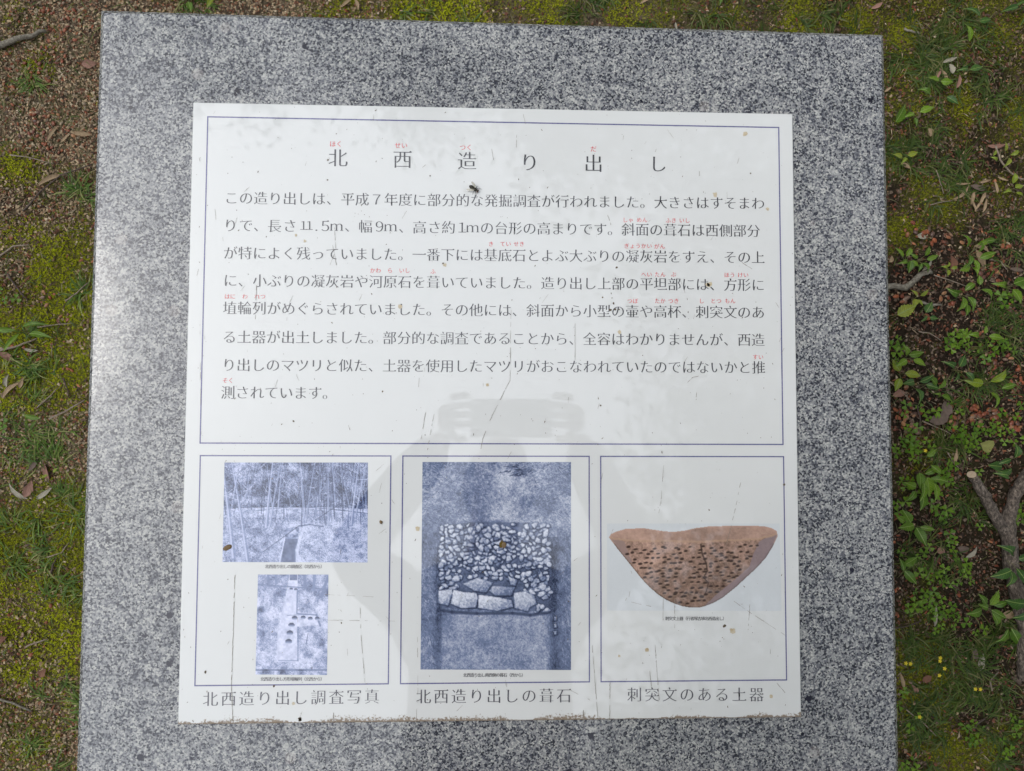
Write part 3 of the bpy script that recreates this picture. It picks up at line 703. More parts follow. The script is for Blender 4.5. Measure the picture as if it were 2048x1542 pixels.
for pp, v in (([(34, 258), (60, 254), (62, 262), (53, 288), (34, 283)], .84), ([(63, 256), (82, 260), (108, 262), (112, 270), (108, 291), (80, 293), (58, 284)], .88), ([(113, 266), (150, 270), (178, 276), (182, 290), (150, 298), (112, 292)], .82),
              ([(182, 262), (205, 258), (224, 268), (228, 284), (215, 290), (210, 299), (184, 292)], .80), ([(82, 244), (110, 232), (142, 241), (128, 262), (104, 258)], .72), ([(140, 248), (185, 250), (178, 268), (146, 268), (134, 258)], .66), ([(170, 228), (190, 236), (186, 248), (176, 246)], .7)):
    stone(pp, v)
stroke(T, X, Y, [(34, 296), (60, 300), (110, 303), (180, 302), (215, 306), (255, 300)], 3, 3, .10, 3, .75)
for k in range(3): stone([(262 + R5.normal(0, 1), 310 + 14 * k), (267, 309 + 14 * k), (268, 316 + 14 * k), (263, 317 + 14 * k)], .8)
col3 = tone((T - .45) * 1.15 + .45, lo=(40, 47, 68), mid=(110, 122, 152), hi=(212, 216, 228))
sp_ = ((X - 158) / 6) ** 2 + ((Y - 165) / 8) ** 2 + fine * 1.6; col3[sp_ < .9] = np.array(lin(96, 80, 40))
print_grid('photo_print', [(845, 924), (1142, 924), (1142, 1340), (841, 1339)], col3, 'blue tinted photograph of stones paving a trench')
# photograph 4: pottery bowl (345 x 175)
H4, W4 = 175, 345; Y, X = np.mgrid[0:H4, 0:W4].astype(float)
img = np.ones((H4, W4, 3)) * np.array(lin(198, 202, 206)) + (fbm(H4, W4, 3, 2, .8, R5)[..., None] - .5) * .02
outl_ = [(3.6, 28), (20, 50), (43, 79), (67.5, 110), (83, 127), (101, 142.6), (117, 153), (131.5, 159.5), (148, 165), (165, 168), (179, 168), (191.6, 165), (210, 158), (229, 147), (254, 127), (278, 105), (297, 88), (316, 67), (330, 45), (340, 25), (338, 15), (328, 9), (316, 6), (290, 4), (267, 4.6), (229, 5), (200, 6), (176.6, 9), (155, 14), (131, 17), (110, 15), (90, 12), (70, 9), (56, 10), (36, 11), (18.6, 16), (8, 21)]
ins = poly_mask(X, Y, outl_); ed = edge_d(X, Y, outl_)
rimY = np.interp(X[0], [0, 15, 40, 100, 180, 240, 300, 330, 345], [26, 31, 34, 35, 37, 34, 31, 24, 18])[None, :] + 2 * (fbm(1, W4, 12, 3, .6, R5) - .5)
nz = fbm(H4, W4, 5, 3, .85, R5) - .5; nb_ = fbm(H4, W4, 45, 3, .6, R5) - .5
outer = np.array(lin(142, 116, 104))[None, None] * (1 + nz[..., None] * 1.35 + nb_[..., None] * .7)
outer = outer * (1.25 - .55 * np.clip((Y / 170) ** 1.3, 0, 1))[..., None] * (1 + .35 * np.exp(-((X - 80) ** 2 / 1500 + (Y - 75) ** 2 / 900)))[..., None]
smooth_r = poly_mask(X, Y, [(345, 10), (302, 37), (290, 62), (282, 86), (250, 114), (215, 142), (185, 170), (345, 175)])
outer = np.where(smooth_r[..., None], np.array(lin(136, 120, 122))[None, None] * (1 + nz[..., None] * .25), outer)
smooth_l = poly_mask(X, Y, [(0, 20), (34, 36), (50, 80), (0, 60)]); outer = np.where(smooth_l[..., None], np.array(lin(146, 124, 118))[None, None] * (1 + nz[..., None] * .2), outer)
inner = np.array(lin(172, 142, 128))[None, None] * (1 + nb_[..., None] * .7 + nz[..., None] * .45) * (1 - .25 * np.exp(-((X - 190) ** 2) / 3000))[..., None]
img = np.where(ins[..., None], np.where((Y < rimY)[..., None], inner, outer), img)
rim = ins & (abs(Y - rimY) < 2.2); img[rim] = (img[rim] * .5 + np.array(lin(176, 146, 122)) * .5)
img = np.where((ins & (ed < 2.2) & (Y > 40))[..., None], img * .65, img); img = np.where((ins & (ed < 2.5) & (Y < 40))[..., None], img * .6 + np.array(lin(185, 152, 138)) * .4, img)
k_ = 0
for r_ in range(12):
    yy = 50 + r_ * 10.2
    for c_i in range(27):
        xx = 38 + c_i * 11.6 + R5.uniform(0, 6) + R5.normal(0, 2.2); y1 = yy + R5.normal(0, 2.2) + (-6 * (xx - 190) / 140 if xx > 190 else 0) - 8 * (1 - ((xx - 175) / 170) ** 2) * (r_ / 13)
        yi, xi = int(y1), int(xx)
        if not (0 < yi < H4 - 3 and 0 < xi < W4 - 4) or not ins[yi, xi] or ed[yi, xi] < 6 or smooth_r[yi, xi] or R5.random() < .12: continue
        a, b = R5.uniform(3.6, 5.2), R5.uniform(2.1, 3.0)
        d = ((X - xx) / a) ** 2 + ((Y - y1 + .12 * (X - xx)) / b) ** 2
        k = np.clip(1.4 - d, 0, 1)[..., None] * .95; img = img * (1 - k) + np.array(lin(58, 44, 42)) * k
        k = (np.clip(1 - (((X - xx) / a) ** 2 + ((Y - y1 - b * 1.2) / 1.1) ** 2), 0, 1) * .35)[..., None]; img = img * (1 - k) + np.array(lin(190, 160, 138)) * k
Tm = np.zeros((H4, W4)); stroke(Tm, X, Y, [(186, 42), (188, 60), (196, 80), (198, 95), (190, 108), (200, 118), (196, 134), (188, 148)], 1.8, 1.0, 1.0, 1.2); stroke(Tm, X, Y, [(165, 85), (180, 100), (195, 110)], .8, .8, .7, 1)
img = img * (1 - Tm[..., None] * .85) + np.array(lin(60, 46, 44)) * Tm[..., None] * .85
print_grid('photo_print', [(1214, 1047), (1559, 1047), (1563, 1222), (1214, 1221)], np.clip(img, 0.01, .9), 'colour photograph of a pitted brown pottery bowl')

# ---- weathering: cracks, specks, blotches
dirt = mat_plain('dried_dirt', (0.06, 0.045, 0.03), (0.16, 0.12, 0.08), 300, 0.7)
crack = mat_plain('crack_dirt', (0.13, 0.105, 0.08), (0.26, 0.23, 0.2), 500, 0.6)
ochre = mat_plain('ochre_stain', (0.42, 0.33, 0.2), (0.55, 0.5, 0.4), 200, 0.5)
def flat_polys(name, polys, mat, z, label=None):
    V, F, o = [], [], 0
    for p in polys:
        n = len(p); c = np.mean(p, 0); V.append((*c, z)); V.extend((*q, z) for q in p)
        for i in range(n): F.append((o, o + 1 + i, o + 1 + (i + 1) % n))
        o += n + 1
    V, F = np.array(V), np.array(F); nn_ = np.cross(V[F[:, 1]] - V[F[:, 0]], V[F[:, 2]] - V[F[:, 0]])[:, 2]; F = np.where(nn_[:, None] < 0, F[:, ::-1], F)
    ob = link(name, mesh_np(name, V, F), mat, sign); ob['kind'] = 'stuff'
    if label: ob['label'] = label
    return ob
def speck(x, y, r, el=1.0, a=0.0, n=7):
    return [(x + r * el * math.cos(t + .0) * k * math.cos(a) - r * math.sin(t) * k * math.sin(a), y + r * el * math.cos(t) * k * math.sin(a) + r * math.sin(t) * k * math.cos(a)) for t, k in ((6.283 * i / n, random.uniform(.65, 1.2)) for i in range(n))]
SP = []
for _ in range(620):
    x, y = random.uniform(-.298, .298), random.uniform(-.298, .298)
    SP.append(speck(x, y, random.choice([.00018, .00022, .0003, .0004]), random.choice([1, 1, 1.6, 3]), random.uniform(.6, 2.4)))
for x, y, r in ((1205, 595, 1.6), (1224, 596, 1.2), (1227, 607, 2.2), (1221, 620, 2.6), (1238, 619, 1.5), (1230, 619, 2.2), (1233, 535, 2), (1568, 969, 2.2), (1449, 1252, 3.0), (1201, 811, 1.6), (587, 842, 1.8), (765, 783, 1.6), (886, 527, 1.6), (655, 360, 1.6), (860, 352, 1.4),
                (656, 320, 2.0), (411, 1344, 2.4), (548, 1372, 2.), (600, 1440, 3), (600, 1438, 3.5), (683, 1246, 1.5), (958, 1532 - 300, 1.2), (1501, 347, 1.4), (1418, 1020, 1.6)):
    p = pan(x, y); SP.append(speck(p[0], p[1], r / 2040, 1.3, random.uniform(0, 3), 9))
flat_polys('dirt_speck', SP, dirt, Z3)
BL_ = [speck(*pan(x, y), r / 2040, 1, 0, 12) for x, y, r in ((1490, 268, 5), (1430, 389, 5.5), (1535, 418, 4), (1419, 569, 6), (800, 614, 5), (1239, 664, 4), (975, 770, 3.5), (835, 1057, 5), (1294, 1300, 4.5), (1465, 1262, 6), (1238, 1312, 3), (587, 1407, 3), (1542, 1392, 4), (1415, 570, 4.5), (592, 471, 3), (610, 482, 3), (890, 530, 4))]
flat_polys('ochre_spot', BL_, ochre, Z3 - .00004)
def crackline(pts, wd, gap=.25, wob=.4):
    out = []; P = [pan(*p) for p in pts]
    for a, b in zip(P, P[1:]):
        L = np.linalg.norm(b - a); t = (b - a) / L; nrm = np.array([-t[1], t[0]]); s = 0
        while s < L:
            l = random.uniform(.0015, .006); e = min(L, s + l)
            if random.random() > gap:
                j = random.gauss(0, wob) * .0002; w0 = wd * random.uniform(.5, 1.2) / 2
                p, q = a + t * s + nrm * j, a + t * e + nrm * j; out.append([tuple(p), tuple(q - nrm * w0), tuple(q + nrm * w0 * .4), tuple(p + nrm * w0)])
            s = e
    return out
CR = []
for pts, wd, gap in (([(470, 1150), (467, 1250), (463, 1370), (466, 1445)], .0008, .1), ([(1021, 690), (1020, 760), (1000, 800), (975, 850), (965, 880), (958, 918)], .0007, .25), ([(1022, 620), (1021, 690)], .0005, .4), ([(851, 825), (842, 880)], .0006, .3), ([(868, 828), (855, 900)], .0006, .45), ([(1150, 647), (1150, 720)], .0006, .2),
                     ([(1033, 262), (1033, 295)], .0006, .1), ([(983, 298), (987, 320)], .0006, .1), ([(1327, 930), (1322, 1000), (1316, 1032)], .0006, .3), ([(1481, 965), (1472, 1010), (1460, 1060), (1452, 1090)], .0007, .15), ([(1326, 1190), (1326, 1245)], .0006, .1), ([(1349, 1200), (1349, 1256)], .0005, .35),
                     ([(1310, 1290), (1318, 1400)], .0007, .15), ([(1184, 1290), (1190, 1365), (1196, 1440)], .0006, .25), ([(1297, 1320), (1304, 1385)], .0006, .3), ([(1220, 1365), (1219, 1440)], .0008, .1), ([(1450, 1190), (1500, 1225), (1570, 1270)], .0005, .35), ([(1262, 1204), (1302, 1213)], .0005, .2),
                     ([(835, 1265), (836, 1380), (832, 1440)], .0005, .45), ([(720, 1215), (722, 1270), (730, 1365)], .0006, .25), ([(1375, 765), (1385, 755), (1398, 752)], .0007, .1), ([(1393, 785), (1392, 800)], .0006, .1), ([(669, 455), (672, 500), (660, 530)], .0005, .5), ([(665, 490), (673, 530)], .0007, .1), ([(513, 570), (511, 640)], .0009, .3),
                     ([(400, 620), (402, 870)], .0005, .7), ([(1360, 560), (1375, 600)], .0006, .3), ([(1215, 430), (1222, 450)], .0007, .1), ([(1483, 525), (1504, 538)], .0007, .0), ([(1500, 1200), (1496, 1260)], .0005, .3), ([(1540, 1290), (1541, 1325)], .0005, .3), ([(1553, 1366), (1570, 1385)], .0006, .1), ([(697, 850), (700, 860)], .0008, 0),
                     ([(640, 1188), (790, 1196)], .0004, .5), ([(650, 1240), (800, 1242)], .0004, .55), ([(1140, 1380), (1180, 1400)], .0005, .4), ([(1000, 1430), (1001, 1445)], .0008, 0), ([(667, 1425), (667, 1445)], .0008, .1), ([(1166, 1420), (1168, 1446)], .0010, .1), ([(1110, 1160), (1160, 1110)], .0005, .4)):
    CR += crackline(pts, wd, gap)
for _ in range(110):
    x, y = random.uniform(370, 1600), random.uniform(215, 1430); L = random.uniform(4, 22); a = random.gauss(1.75, .45)
    CR += crackline([(x, y), (x + L * math.cos(a), y + L * math.sin(a))], .0004, .25)
flat_polys('scratch', CR, crack, Z3 + .00005)
# small blobs of mud standing proud of the face
mud = mat_plain('mud', (0.10, 0.065, 0.03), (0.22, 0.15, 0.08), 700, 0.6, 0.6, 900)
def mudblob(x, y, rx, ry, a, label):
    bm = bmesh.new(); bmesh.ops.create_icosphere(bm, subdivisions=2, radius=1); p = pan(x, y)
    for v in bm.verts:
        k = 1 + random.uniform(-.14, .14); v.co = Vector((v.co.x * rx * k, v.co.y * ry * k, max(0, v.co.z) * .0012 * k))
    o = link('mud_spot', bm_mesh('mud_spot', bm, True), mud, sign, (p[0], p[1], .0002)); o.rotation_euler = (0, 0, a); o['label'] = label
mudblob(455, 1095, .0046, .0026, .45, 'brown mud blob at the corner of the woodland photograph'); mudblob(1008, 1090, .0024, .0028, 0, 'brown mud blob among the printed stones')
mudblob(762, 1044, .0021, .0014, 2.2, 'small mud ring beside the woodland photograph')

# ------------------------------------------------------------------ fly
def lathe_np(prof, n=12):
    V, F = [], []
    for x, r in prof:
        for k in range(n): a = 6.283 * k / n; V.append((x, r * math.cos(a), r * math.sin(a)))
    for i in range(len(prof) - 1):
        for k in range(n):
            a = i * n + k; b = i * n + (k + 1) % n; F.append((a, b, b + n, a + n))
    return np.array(V), np.array(F)
fp = at(948, 379, HT); fly = tag(empty('fly', (fp.x, fp.y, HT + .0003), math.radians(-32)), 'small dark fly with spread wings resting on the sign above the text', 'fly')
black = mat_plain('fly_body', (0.012, 0.011, 0.009), (0.04, 0.036, 0.022), 900, 0.45, 0.4, 1500)
wing = NB('fly_wing'); wing.set(Base_Color=(0.42, 0.40, 0.33), Roughness=0.25, Alpha=0.62)
mm_ = .00145
V, F = lathe_np([(-3.9 * mm_, .05 * mm_), (-3.5 * mm_, .7 * mm_), (-2.4 * mm_, 1.35 * mm_), (-1.2 * mm_, 1.4 * mm_), (-.2 * mm_, .85 * mm_)]); V[:, 2] = V[:, 2] * .8 + 1.5 * mm_; link('abdomen', mesh_np('abdomen', V, F, smooth=True), black, fly)
V, F = lathe_np([(-.5 * mm_, .1 * mm_), (-.1 * mm_, 1.0 * mm_), (.9 * mm_, 1.3 * mm_), (1.9 * mm_, 1.0 * mm_), (2.3 * mm_, .3 * mm_)]); V[:, 2] += 1.7 * mm_; link('thorax', mesh_np('thorax', V, F, smooth=True), black, fly)
V, F = lathe_np([(2.2 * mm_, .1 * mm_), (2.4 * mm_, .75 * mm_), (2.9 * mm_, 1.0 * mm_), (3.4 * mm_, .75 * mm_), (3.6 * mm_, .1 * mm_)]); V[:, 2] += 1.6 * mm_; hd = link('head', mesh_np('head', V, F, smooth=True), black, fly)
eye = mat_plain('fly_eye', (0.09, 0.02, 0.015), (0.12, .03, .02), 2000, .3)
for s in (-1, 1):
    bm = bmesh.new(); bmesh.ops.create_icosphere(bm, subdivisions=2, radius=.5 * mm_, matrix=Matrix.Translation((3.0 * mm_, s * .7 * mm_, 1.8 * mm_))); link('eye', bm_mesh('eye', bm, True), eye, hd)
    pts = [(0, .15), (-1.2, .95), (-3.2, 1.25), (-5.0, .95), (-5.6, .3), (-5.0, -.3), (-3.0, -.55), (-1.0, -.3)]; a = s * math.radians(-24); root = (.9, s * .7)
    V = [(root[0] + x * math.cos(a) - y * s * math.sin(a), root[1] + x * math.sin(a) + y * s * math.cos(a), 2.5 - .12 * abs(x)) for x, y in pts]; V = np.array(V) * mm_
    link('wing', mesh_np('wing', V, np.array([(0, i, i + 1) for i in range(1, 7)])), wing.m, fly)
    for rx, fx, fy in ((1.6, 3.9, 2.9), (.9, 1.0, 3.6), (.2, -2.3, 3.5)):
        P = np.array([(rx, s * .7, 1.3), ((rx + fx) / 2, s * (fy * .6 + .3), 2.1), (fx, s * fy * .93, .25), (fx * 1.12, s * fy, .05)]) * mm_
        V, F = tube_arrays(P, [.16 * mm_, .14 * mm_, .1 * mm_, .07 * mm_], 5); link('leg', mesh_np('leg', V, F), black, fly)

# ------------------------------------------------------------------ plants and things on the ground
def leaf_green(name, a, b, rough=0.42):
    m = NB(name); oi = m.n('ShaderNodeObjectInfo'); p = m.objc()
    col = m.mix(oi.outputs['Random'], a, b)
    col = m.mix(1.0, col, m.ramp(m.noise(p, 7, 4), [(0.25, G3(0.7)), (0.75, G3(1.2))]), 'MULTIPLY')
    sx = m.n('ShaderNodeSeparateXYZ'); m.l(p, sx.inputs[0]); ay_ = m.math('ABSOLUTE', sx.outputs[1])
    wv_ = m.math('SINE', m.math('MULTIPLY', m.math('SUBTRACT', sx.outputs[0], m.math('MULTIPLY', ay_, 0.9)), 52.0))
    col = m.mix(1.0, col, m.ramp(wv_, [(0.0, G3(0.82)), (0.7, G3(1.0)), (1.0, G3(1.1))]), 'MULTIPLY')
    col = m.mix(m.math('LESS_THAN', ay_, 0.016), col, (0.22, 0.30, 0.08))
    m.set(Base_Color=col, Roughness=rough, Specular_IOR_Level=0.35)
    tr = m.n('ShaderNodeBsdfTranslucent'); m.l(col, tr.inputs[0]); mx = m.n('ShaderNodeMixShader'); mx.inputs[0].default_value = 0.3
    m.l(m.b.outputs[0], mx.inputs[1]); m.l(tr.outputs[0], mx.inputs[2]); m.l(mx.outputs[0], m.out.inputs[0]); return m.m
lg = leaf_green('seedling_leaf', (0.07, 0.155, 0.012), (0.17, 0.29, 0.02)); ly = leaf_green('young_leaf', (0.21, 0.29, 0.02), (0.27, 0.31, 0.035)); ld = leaf_green('dark_leaf', (0.045, 0.115, 0.022), (0.07, 0.15, 0.03))
lc = leaf_green('clover_leaf', (0.085, 0.19, 0.010), (0.16, 0.28, 0.016)); stemm = mat_plain('green_stem', (0.10, 0.13, 0.04), (0.16, 0.12, 0.06), 200, .6)
def leaf_mesh(name, wr, tipk=1.6, lobes=0, n=8, curl=.12, fold=.22):
    """unit-length leaf along +x from the origin, folded on its midrib"""
    V, F = [], []
    for i in range(n + 1):
        t = i / n; w_ = wr * (math.sin(math.pi * t ** .75) ** .85) * (1 - t ** tipk * .35) if 0 < i < n else 0.004
        if lobes: w_ *= 1 + .10 * (1 if i % 2 else -1)
        z = .05 + curl * math.sin(t * 2.6) - curl * .9 * t * t
        V += [(t, w_, z + fold * w_ + .02 * math.sin(t * 22)), (t, w_ * .5, z + fold * w_ * .62 + .008 * math.sin(t * 22 + 1)), (t, 0, z), (t, -w_ * .5, z + fold * w_ * .62 + .008 * math.sin(t * 20)), (t, -w_, z + fold * w_ + .02 * math.sin(t * 20))]
    for i in range(n):
        for k in range(4):
            a = i * 5 + k; F.append((a, a + 1, a + 6, a + 5))
    return mesh_np(name, np.array(V), np.array(F), smooth=True)
LM = {('o', lg): 0}
leafsets = {}
for nm, mat in (('g', lg), ('y', ly), ('d', ld)):
    L_ = [leaf_mesh('leaf', .25), leaf_mesh('leaf', .20, 1.2, curl=.2), leaf_mesh('leaf', .29, 2.0, lobes=1, n=14, curl=.05, fold=.35), leaf_mesh('leaf', .24, 1.4, n=10, curl=.32, fold=.5)]
    for me in L_: me.materials.append(mat)
    leafsets[nm] = L_
LPX = 1.0 / 1095.0
def plant(x, y, leaves, label, col='g', h=.018, name='seedling_plant', cat='plant', group=None, wide=1.0):
    """leaves: (dx, dy, length, angle) in photo pixels round the plant's foot; angle anticlockwise from the right"""
    c = at(x, y); z = gz(c.x, c.y); r = tag(empty(name, (c.x, c.y, z)), label, cat, group)
    for i, (dx, dy, L, a) in enumerate(leaves):
        me = random.choice(leafsets[col]); o = bpy.data.objects.new('leaf', me); C.objects.link(o); o.parent = r
        hz_ = h * random.uniform(.6, 1.4); o.location = (dx * LPX, -dy * LPX, hz_); s = L * LPX * 1.15
        o.rotation_euler = (random.gauss(0, .22), random.uniform(-.35, .15), math.radians(a)); o.scale = (s, s * wide * random.uniform(.85, 1.15), s)
        P = [(0, 0, 0), (dx * LPX * .4, -dy * LPX * .4, hz_ * .7), (dx * LPX, -dy * LPX, hz_ + .0004)]
        V, F = tube_arrays(P, [.0007, .0006, .0004], 4, cap=False); link('stem', mesh_np('stem', V, F), stemm, r)
    return r
def fan(n, L, r=4, a0=None, spread=360):
    a0 = random.uniform(0, 360) if a0 is None else a0
    return [(r * math.cos(math.radians(a0 + spread * i / n)), -r * math.sin(math.radians(a0 + spread * i / n)), L * random.uniform(.8, 1.15), a0 + spread * i / n + random.gauss(0, 10)) for i in range(n)]
plant(1804, 524, [(-8, -6, 22, 130), (0, -8, 20, 60), (-4, 2, 20, 200), (2, 4, 22, 260), (8, 2, 18, 330)], 'five-leaved green seedling touching the slab edge just above the grey root')
plant(1830, 524, [(-4, -4, 18, 150), (6, -8, 20, 60), (-8, 4, 18, 230), (4, 6, 20, 300), (8, 0, 20, 20), (0, 8, 16, 250)], 'bushy six-leaved seedling on dark soil above the grey root')
plant(1880, 542, fan(4, 14, 3, 80), 'tiny cross-shaped pale seedling beside a folded brown leaf', 'y')
plant(1934, 512, [(-12, -14, 26, 110), (8, -20, 24, 25), (24, -26, 26, 10), (-12, 4, 26, 250), (4, -2, 22, 75), (4, 12, 26, 280), (8, 10, 30, 20), (-10, 24, 26, 205), (0, 28, 18, 290)], 'tall many-leaved green seedling left of the twisted tan leaf')
plant(1910, 590, [(-6, -2, 30, 170), (4, -4, 24, 35), (0, 8, 28, 250), (10, 8, 28, 285), (6, 24, 20, 265)], 'broad green seedling with one long leaf pointing left, below the thin twig')
plant(2008, 576, [(-10, -2, 28, 175), (0, -4, 26, 20), (22, -4, 24, 0), (4, 6, 30, 300)], 'flat green seedling near the right edge above the small clovers')
plant(1946, 580, [(-2, -6, 18, 90), (0, 4, 26, 310)], 'two-leaved seedling between two broader seedlings')
plant(1819, 600, [(-3, -3, 16, 140), (3, -4, 18, 40), (-3, 4, 16, 240), (4, 3, 14, 300)], 'small pale four-leaved seedling just below the grey root', 'y')
plant(1840, 632, [(0, -4, 22, 60), (-4, 4, 16, 220), (6, 6, 14, 350)], 'upright seedling with one blue-green leaf on bare soil', 'd')
plant(1780, 636, [(0, -2, 34, 30)], 'single yellow-green leaf sticking out from the slab edge', 'y')
plant(1808, 716, [(-4, -4, 22, 110), (4, -6, 26, 10), (8, 6, 22, 330), (-8, 6, 24, 210)], 'green seedling with a narrow right-pointing leaf near the slab', 'g')
plant(1800, 748, [(-6, -6, 24, 120), (0, 0, 28, 350), (-6, 10, 24, 250)], 'yellowish seedling with three wide leaves by the slab', 'y')
plant(1822, 770, [(-6, -6, 26, 190), (8, -6, 26, 30), (0, 8, 30, 275), (24, 0, 24, 340)], 'dark leafy seedling above a pink dead leaf', 'd')
plant(1872, 784, [(-2, -8, 20, 60), (-6, 4, 14, 180), (4, 8, 20, 330), (-10, -14, 22, 140)], 'low seedling between the dark leafy seedling and the yellow leaves', 'g')
plant(1902, 740, [(-6, -4, 30, 160), (8, -6, 24, 60), (0, 6, 20, 240), (12, 6, 22, 310)], 'dark green seedling lying over a black hollow', 'd')
plant(1958, 768, [(-6, 0, 32, 170), (6, -4, 34, 40)], 'pair of large yellow leaves side by side', 'y')
plant(1982, 782, [(4, -4, 30, 15), (-4, 6, 28, 260), (-12, 4, 20, 310)], 'green seedling below the pair of yellow leaves', 'g')
plant(1950, 676, [(-8, -2, 24, 175), (4, 0, 26, 350), (0, -6, 14, 80)], 'seedling with two level leaves above the clover', 'g')
plant(1832, 950, [(-8, -6, 28, 265), (6, -4, 30, 30), (-4, 14, 34, 250), (6, 2, 36, 280), (-14, 22, 24, 160), (-14, 30, 26, 230), (2, 34, 32, 262), (14, 6, 28, 350), (22, 14, 32, 275), (14, -22, 24, 320), (8, -40, 20, 40)], 'largest leafy plant by the slab, with big ribbed leaves in a column')
plant(1816, 1048, [(-8, -6, 26, 120), (0, 0, 28, 190), (4, 4, 34, 290), (8, 2, 26, 350), (-20, -8, 22, 150)], 'drooping green plant below the column of ribbed leaves')
plant(1796, 1132, [(0, -6, 28, 30), (-4, 4, 24, 110), (4, 6, 30, 310)], 'three-leaved plant against the slab under the drooping plant')
plant(1998, 922, [(18, -8, 26, 85), (8, -4, 26, 200), (-8, 10, 28, 175), (4, 14, 24, 190), (-2, 28, 28, 170)], 'dark glossy plant in the fork of the branch', 'd')
plant(2003, 1110, [(-6, -8, 36, 150), (20, 6, 36, 20), (6, 20, 36, 290), (-10, 22, 36, 200), (0, 26, 30, 250), (24, 18, 34, 320)], 'large dark plant covering the lower branch', 'd', .03)
plant(1964, 1212, [(-8, -8, 28, 130), (2, -8, 30, 60), (12, -6, 26, 20), (-10, 4, 34, 190), (4, 8, 26, 290), (10, 4, 28, 330), (-4, -2, 24, 160)], 'star-shaped green rosette left of the dead orange leaf')
plant(2030, 1206, [(-4, -8, 38, 170), (4, -4, 38, 60), (-2, 8, 40, 190), (6, 14, 36, 290)], 'wide grey-green leaves at the right edge below the branch', 'd', .03)
plant(2006, 1252, [(-4, 0, 32, 230), (6, 0, 38, 300)], 'two pointed leaves hanging below the rosette', 'g')
plant(1944, 46, [(0, 0, 32, 150), (4, 6, 22, 10)], 'blue-green broad leaf in the upper right mossy ground', 'd')
plant(1924, 96, [(0, -2, 34, 95)], 'single upright green leaf below the blue-green broad leaf')
plant(2020, 28, [(-4, 0, 34, 200), (4, 4, 36, 260), (8, -2, 30, 280), (-8, -4, 34, 30)], 'long-leaved dark plant in the top right corner', 'd', wide=.5)
plant(1922, 150, [(-4, 0, 20, 190), (4, 0, 24, 15)], 'narrow two-leaved seedling beside curled tan leaves', 'd')
plant(1862, 174, [(0, 0, 22, 170), (2, 2, 20, 350)], 'small green leaf pair right of the slab corner')
plant(1842, 202, [(0, 0, 22, 150)], 'single toothed green leaf in the grass near the slab corner')
plant(1882, 202, [(0, 0, 24, 320)], 'lone dark leaf left of the bright moss cushion', 'd')
plant(1774, 256, [(0, 0, 38, 60)], 'big green leaf leaning out from the slab, beside the dark granite spot')
plant(1818, 240, [(-6, 0, 22, 200), (6, -4, 26, 20), (0, 4, 16, 280)], 'low three-leaved seedling below the lone dark leaf')
plant(1790, 326, [(-4, 0, 20, 170), (6, -2, 18, 20), (0, 4, 16, 230)], 'round yellow-green leaves by the slab above the first red seeds', 'y')
plant(2004, 322, [(-10, -12, 16, 100), (8, -8, 16, 30), (-2, 2, 20, 240), (-22, 6, 15, 150), (-28, -6, 14, 60)], 'cluster of small round leaves inside the arching vine', 'y')
plant(2010, 382, [(0, -8, 20, 80), (8, 0, 18, 20), (-4, 6, 20, 200), (12, 8, 16, 340)], 'yellow-green round leaves below the arching vine', 'y')
plant(96, 836, [(0, 0, 34, 170)], 'single lance-shaped green leaf left of the slab middle', wide=.6)
plant(60, 664, [(-10, -2, 46, 175), (6, -6, 44, 5), (0, 8, 40, 240), (14, 6, 42, 350)], 'rosette of long strap leaves at the left edge', 'g', wide=.5)
plant(110, 1000 - 52, [(4, -4, 12, 40), (-4, 2, 12, 200)], 'tiny bright leaf pair in the left grass', 'y')
plant(388, 14, [(-4, 0, 28, 160), (4, -4, 30, 40), (0, 6, 22, 290)], 'leafy sprig behind the top edge, leftmost of the two', 'g')
plant(433, 10, [(0, 0, 22, 250), (4, -2, 20, 60)], 'bright sprig behind the top edge, rightmost of the two', 'y')
plant(1436, 10, [(0, 0, 20, 250), (2, -2, 18, 60)], 'small sprig behind the right half of the top edge', 'g')


LANDM = [(60, 90, 'the lichen-speckled stick'), (110, 362, 'the curled tan leaf, upper left'), (168, 272, 'the ragged tan leaf by the slab'), (60, 664, 'the strap-leaved rosette'), (28, 778, 'the twisted tan leaf'), (96, 836, 'the lance-shaped leaf'), (50, 984, 'the narrow pale leaf'), (30, 1270, 'the reddish leaf scrap'), (80, 1282, 'the grey twig on brown moss'), (400, 10, 'the leafy sprig behind the top edge'), (700, 10, 'the long tan leaf behind the top edge'),
         (1765, 75, 'the slab corner, upper right'), (1944, 46, 'the blue-green broad leaf'), (1930, 210, 'the bright moss cushion'), (1992, 293, 'the spindle-shaped leaf'), (1940, 385, 'the heap of dry blades'), (1800, 560, 'the gnarled grey root'), (1958, 510, 'the twisted tan leaf pair'), (1934, 512, 'the tall seedling'), (2008, 576, 'the flat seedling'), (1840, 632, 'the upright blue-leaved seedling'), (1950, 676, 'the level-leaved seedling'), (1962, 768, 'the pair of yellow leaves'),
         (1902, 740, 'the dark green seedling'), (1797, 788, 'the pink dead leaf'), (1880, 830, 'the broad grey-brown leaves'), (1968, 891, 'the round yellow-green leaf'), (1903, 912, 'the forked tan leaf'), (1833, 955, 'the largest leafy plant'), (1921, 948, 'the cut branch end'), (2005, 1060, 'the branch fork'), (1816, 1048, 'the drooping plant'), (1796, 1132, 'the three-leaved plant'), (1922, 1096, 'the purplish leaf'), (2003, 1110, 'the large dark plant'), (1964, 1212, 'the star-shaped rosette'),
         (1863, 1228, 'the long grey-green leaf'), (2006, 1252, 'the two pointed leaves'), (1865, 1315, 'the yellow flower cluster'), (1798, 1356, 'the tan leaf along the slab'), (1933, 1366, 'the yellow flower pair'), (1870, 1470, 'the straw stalk, lower right'), (2046, 1517, 'the corner flower')]
